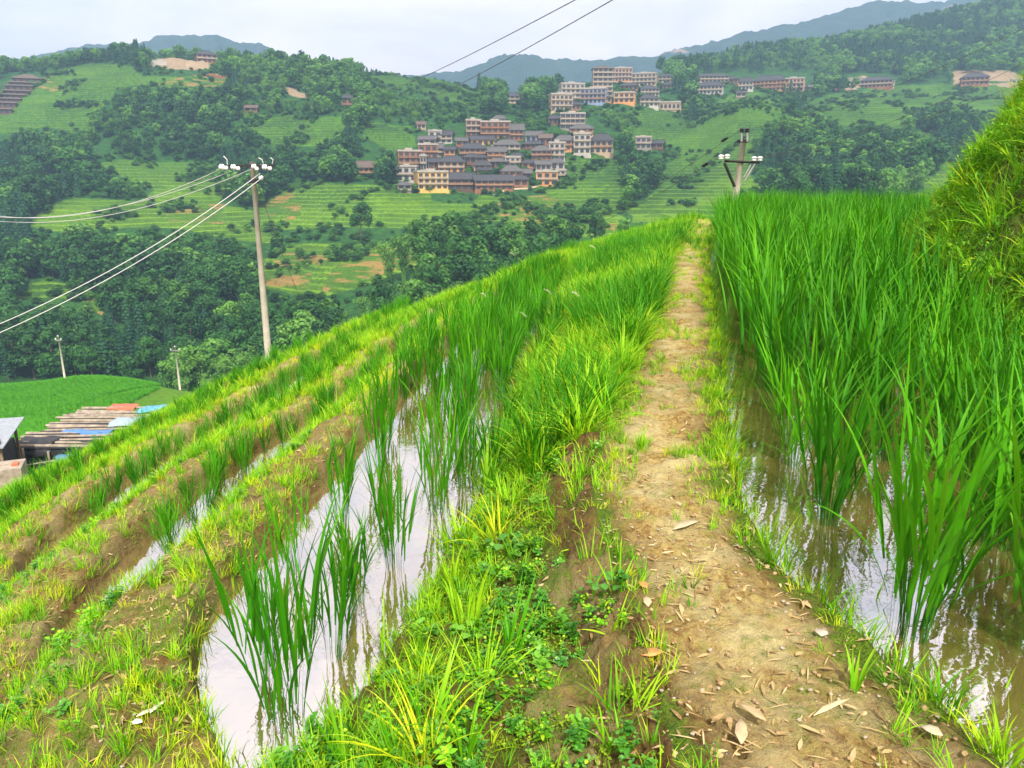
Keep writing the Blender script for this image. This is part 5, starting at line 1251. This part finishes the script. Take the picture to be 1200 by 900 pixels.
def pole_small(px_, pyt, pyb, Y0, Y1, arm, lab):
    Yv = np.arange(Y0, Y1, .25); X_ = ratio(px_, pyb) * Yv; zt = zfar(X_, Yv); Zr = EYE + float(slope(pyb)) * Yv
    h = np.nonzero(zt >= Zr)[0]; i = h[0] if len(h) else np.argmin(np.abs(zt - Zr)); x, y, z = X_[i], Yv[i], zt[i]; H = (pyb - pyt) / 900 * y * 1.02
    o = empty('utility_pole', (x, y, z - .3)); MB().tube([(0, 0, -.5), (0, 0, H + .3)], [.2, .13], 10).build('pole', M['concrete'], o, True)
    MB().box(-arm, arm, -.22, -.12, H - .55, H - .35).build('crossarm', M['galv'], o)
    for s in (-1, 0, 1): q = MB(); insulator(q, (s * arm * .9, -.17, H - .2 + (.55 if s == 0 else 0)), .14, 'z', 0); q.build('insulator', M['porcelain'], o, True)
    tag(o, lab, 'utility pole')
pole_small(75, 384, 437, 100, 160, .55, 'thin pale utility pole on top of the green knoll at the left')
pole_small(210, 395, 448, 100, 165, .9, 'thin utility pole with short crossarm between the knoll and the grassy hillside')
def cable(p, q, sag, r0, r1, mat, lab, n=28):
    p = np.array(p); q = np.array(q); t = np.linspace(0, 1, n); P = p[None] * (1 - t[:, None]) + q[None] * t[:, None]; P[:, 2] -= sag * 4 * t * (1 - t)
    o = MB().tube([tuple(a) for a in P], [r0 + (r1 - r0) * a for a in t], 6).build('cable', mat, None, True); tag(o, lab, 'cable', 'overhead cables')
wl = M['wire']
cable(at(256, 199.5, 24.8), at(-60, 242, 34), .9, .011, .013, wl, 'upper of the three pale cables running left from the near pole')
cable(at(270, 201, 24.8), at(-60, 247, 34), .75, .011, .013, wl, 'middle of the three pale cables running left from the near pole')
cable(at(306, 193, 24.8), at(-60, 250, 34), .95, .011, .013, wl, 'lower of the three pale cables running left from the near pole')
cable(at(305, 203, 24.8), at(-40, 396, 19), .35, .014, .012, wl, 'upper of two thick cables falling steeply from the near pole to the left edge')
cable(at(309, 207, 24.8), at(-40, 407, 19), .35, .014, .012, wl, 'lower of two thick cables falling steeply from the near pole to the left edge')
cable(at(301, 213, 24.9), at(362, 372, 27), .25, .008, .008, M['wiredark'], 'thin dark stay wire going down right from the near pole')
cable(at(700, -14, 70), at(452, 106, 330), 1.0, .045, .10, M['wiredark'], 'left of two dark cables crossing the sky at the top centre')
cable(at(742, -14, 70), at(478, 125, 330), 1.0, .045, .10, M['wiredark'], 'right of two dark cables crossing the sky at the top centre')
cable(at(875.6, 151, 23.9), at(1260, 2, 17), .35, .0045, .0045, M['wiredark'], 'upper thin cable rising right from the right pole')
cable(at(884, 184, 23.9), at(1290, 26, 17), .45, .0045, .0045, M['wiredark'], 'middle thin cable rising right from the right pole')
cable(at(891, 185, 23.9), at(1300, 55, 17), .30, .0045, .0045, M['wiredark'], 'lower thin cable rising right from the right pole')
cable(at(869, 151, 23.9), at(690, 262, 30), .15, .007, .008, M['wiredark'], 'thin cable falling left from the top of the right pole')
cable(at(845, 183, 23.9), at(700, 262, 30), .12, .007, .008, M['wiredark'], 'thin cable falling left from the crossarm of the right pole')
for (px_, py_), lab in (((849, 163.5), 'dark cable splice left of the right pole, upper one'), ((826, 193), 'dark cable splice left of the right pole, lower one')):
    p = at(px_ - 4, py_ + 2.2, 24.2); q = at(px_ + 4, py_ - 2.2, 24.0); m_ = tuple((a + b) / 2 for a, b in zip(p, q))
    s = MB(); s.tube([p, tuple(.6 * a + .4 * b for a, b in zip(p, q)), m_, tuple(.4 * a + .6 * b for a, b in zip(p, q)), q], [.02, .05, .018, .05, .02], 8); tag(s.build('cable_splice', M['blackins'], None, True), lab, 'cable splice', 'cable splices')

# ------------------------------------------------------------------ timber stack under sheets and the shed, below the hillside
def stack():
    zt = -14.5; root = empty('timber_stack', (-27.6, 49, -17.4)); z0 = zt + 17.4
    # local frame: x right, y away
    b = MB(); b.box(-4.0, 3.0, -3.2, 3.0, z0 - 2.1, z0 - .45); b.build('core', M['blackwood'], root)
    for k in range(30):
        y_ = -3.3 + k * .22 + random.uniform(-.06, .06); x0 = -4.3 + .05 * k + random.uniform(-.5, .5); x1 = 3.4 + .11 * k + random.uniform(-.6, .6); zz = z0 - .35 + .02 * k + random.uniform(-.08, .12)
        p = MB(); p.tube([(x0, y_, zz), (x1, y_ + random.uniform(-.35, .35), zz + random.uniform(-.1, .15))], [random.uniform(.07, .13), random.uniform(.05, .1)], 6); p.build('plank', M['oldwood'] if k % 4 else M['blackwood'], root)
    for x_, y_, l in ((-3.2, -3.45, 2.6), (-1.6, -3.5, 2.4), (.2, -3.5, 2.6), (2.2, -3.4, 2.3)):
        MB().tube([(x_, y_, z0 - 4), (x_ + .1, y_ - .05, z0 - 2.9 + l)], .07, 6).build('post', M['oldwood'], root)
    MB().tube([(-3.6, -3.6, z0 - 1.5), (.6, -3.62, z0 - .8)], .06, 6).build('rail', M['oldwood'], root)
    tag(root, 'heap of old grey planks and poles stacked below the hillside', 'timber stack')
    def sheet(name, x0, x1, y0, y1, zz, mat, lab, drop=.4):
        xs = np.linspace(x0, x1, 22); ys = np.linspace(y0, y1, 10); U_, V_ = np.meshgrid(xs, ys); Zs = zz + .10 * fbm(U_ * 1.3, V_ * 1.6, 9, 3) - drop * sstep(.25, 0, (V_ - y0) / (y1 - y0)) 
        U2 = U_ + .25 * fbm(V_ * .8, U_ * .5, 4, 2); V2 = V_ + .3 * fbm(U_ * .7, V_ * .3, 14, 2)
        o = link(name, grid_mesh(name, U2, V2, Zs, [mat]), None, (-27.6, 49, -17.4)); o.modifiers.new('t', 'SOLIDIFY').thickness = .02; tag(o, lab, 'sheet', 'sheets on the timber stack')
    sheet('tarpaulin', -1.9, 1.4, -1.6, -.8, z0 + .05, M['bluetarp'], 'bright blue sheet across the middle of the plank heap')
    sheet('tarpaulin', -1.0, .9, 2.6, 3.7, z0 + .42, M['orangetarp'], 'orange sheet on the far right corner of the plank heap', .1)
    sheet('tarpaulin', 1.5, 3.0, 2.2, 3.6, z0 + .40, simple('cyan_sheet', (.10, .32, .46), .5), 'light blue sheet end beside the orange sheet', .1)
    sheet('tarpaulin', .8, 3.4, -.4, 1.0, z0 + .32, simple('faded_sheet', (.28, .36, .40), .5), 'faded pale blue sheet on the right of the plank heap', .2)
    sheet('tarpaulin', -1.1, .0, -3.75, -3.3, z0 - .75, M['bluetarp'], 'small blue sheet hanging at the front of the plank heap', .4)
    sheet('tarpaulin', -3.9, -1.6, -3.5, -1.9, z0 - .1, M['blackwood'], 'black sheet sagging over the left front of the plank heap', .8)
stack()
def shed():
    x, y, z = at(-20, 503, 43); root = empty('tin_shed', (x, y, z - 3.2), .25); b = MB()
    for sx in (-1.3, 1.2):
        for sy in (-1.3, 1.3): b.box(sx - .07, sx + .07, sy - .07, sy + .07, -2, 2.9)
    b.build('frame', M['timber'], root); MB().box(-1.25, 1.1, -1.2, 1.25, -2, 2.2).build('wall', M['blackwood'], root)
    r = MB(); r.add([(-1.9, -1.7, 2.5), (1.5, -1.7, 2.5), (1.7, 1.6, 3.35), (-1.9, 1.6, 3.35), (-1.9, -1.7, 2.44), (1.5, -1.7, 2.44), (1.7, 1.6, 3.29), (-1.9, 1.6, 3.29)], [(0,1,2,3),(7,6,5,4),(0,4,5,1),(1,5,6,2),(2,6,7,3),(3,7,4,0)]); r.build('roof', M['tinroof'], root)
    tag(root, 'small dark shed with sloping grey tin roof at the left edge', 'shed')
    x, y, z = at(2, 548, 38); b = MB(); b.box(-1.2, 1.0, -.8, .8, -1, .1); b.box(.5, .8, -.3, .1, .102, .20, 1); b.box(-1.0, -.2, -.6, .4, .102, .2, 2)
    o = b.build('sheet_heap', [M['oldwood'], M['orangetarp'], simple('white_sheet', (.7, .72, .75), .5)], None, False, (x, y, z)); o.rotation_euler[2] = .4; tag(o, 'low heap with red and white sheets in front of the tin shed', 'heap')
shed()

# ------------------------------------------------------------------ haze, sky, light, camera
hz = MB().box(-2900, 2900, -60, 3100, -62, 640).build('haze', [], None); m = bpy.data.materials.new('haze'); m.use_nodes = True; nt = m.node_tree
nt.nodes.remove(nt.nodes['Principled BSDF']); pv = nt.nodes.new('ShaderNodeVolumePrincipled'); pv.inputs['Density'].default_value = .00036; pv.inputs['Color'].default_value = (.44, .70, 1.0, 1); pv.inputs['Anisotropy'].default_value = .1
nt.links.new(pv.outputs[0], nt.nodes['Material Output'].inputs['Volume']); hz.data.materials.clear(); hz.data.materials.append(m); tag(hz, 'pale blue haze filling the valley air', 'haze', None, 'stuff')

world = bpy.data.worlds.new('World'); scene.world = world; world.use_nodes = True; nt = world.node_tree; bg = nt.nodes['Background']
SUN_EL, SUN_AZ = math.radians(50), math.radians(168)      # azimuth clockwise from +Y (ahead) to the right
sky = nt.nodes.new('ShaderNodeTexSky'); sky.sky_type = 'NISHITA'; sky.sun_disc = False; sky.sun_elevation = SUN_EL; sky.sun_rotation = SUN_AZ; sky.air_density = 1.2; sky.dust_density = 2.5
tc = nt.nodes.new('ShaderNodeTexCoord').outputs['Generated']; mp = nt.nodes.new('ShaderNodeMapping'); mp.inputs['Scale'].default_value = (1, 1, 3.2); nt.links.new(tc, mp.inputs[0])
n1 = noise(nt, 2.2, 6, .55, mp.outputs[0], .3)
cl = mixc(nt, ramp(nt, n1, [(.38, 0.), (.60, 1.)]), (10.6, 9.5, 9.9), (16.2, 14.0, 13.2))
fc = ramp(nt, noise(nt, 1.3, 4, .5, mp.outputs[0]), [(.25, .93), (.6, 1.)])
c = mixc(nt, fc, sky.outputs[0], cl); nt.links.new(c, bg.inputs[0]); bg.inputs[1].default_value = .095

ld = bpy.data.lights.new('sun', 'SUN'); ld.energy = 5.0; ld.angle = math.radians(5); ld.color = (1, .95, .86); lo = bpy.data.objects.new('sun', ld); COL.objects.link(lo)
lo.rotation_euler = (math.radians(90) - SUN_EL, 0, math.pi - SUN_AZ)
from mathutils import Vector
dv = Vector((math.sin(SUN_AZ) * math.cos(SUN_EL), math.cos(SUN_AZ) * math.cos(SUN_EL), math.sin(SUN_EL))); lo.rotation_euler = dv.to_track_quat('Z', 'Y').to_euler()

cd = bpy.data.cameras.new('camera'); cam = bpy.data.objects.new('camera', cd); COL.objects.link(cam); scene.camera = cam
cd.sensor_width = 36; cd.lens = 27; cd.clip_start = .05; cd.clip_end = 9000; cam.location = (0, 0, EYE); cam.rotation_euler = (math.pi / 2 - math.asin(SP), 0, 0)
scene.view_settings.view_transform = 'Standard'; scene.view_settings.look = 'None'; scene.view_settings.exposure = .34; scene.view_settings.gamma = 1
cy = scene.cycles; cy.max_bounces = 6; cy.diffuse_bounces = 3; cy.glossy_bounces = 2; cy.transmission_bounces = 3; cy.transparent_max_bounces = 4; cy.volume_bounces = 0
cy.use_denoising = True; cy.use_adaptive_sampling = True; cy.adaptive_threshold = .02; cy.sample_clamp_indirect = 8; cy.caustics_reflective = False; cy.caustics_refractive = False
print('TREES', nT, 'RICE', len(sites), 'OBJECTS', len(scene.objects))
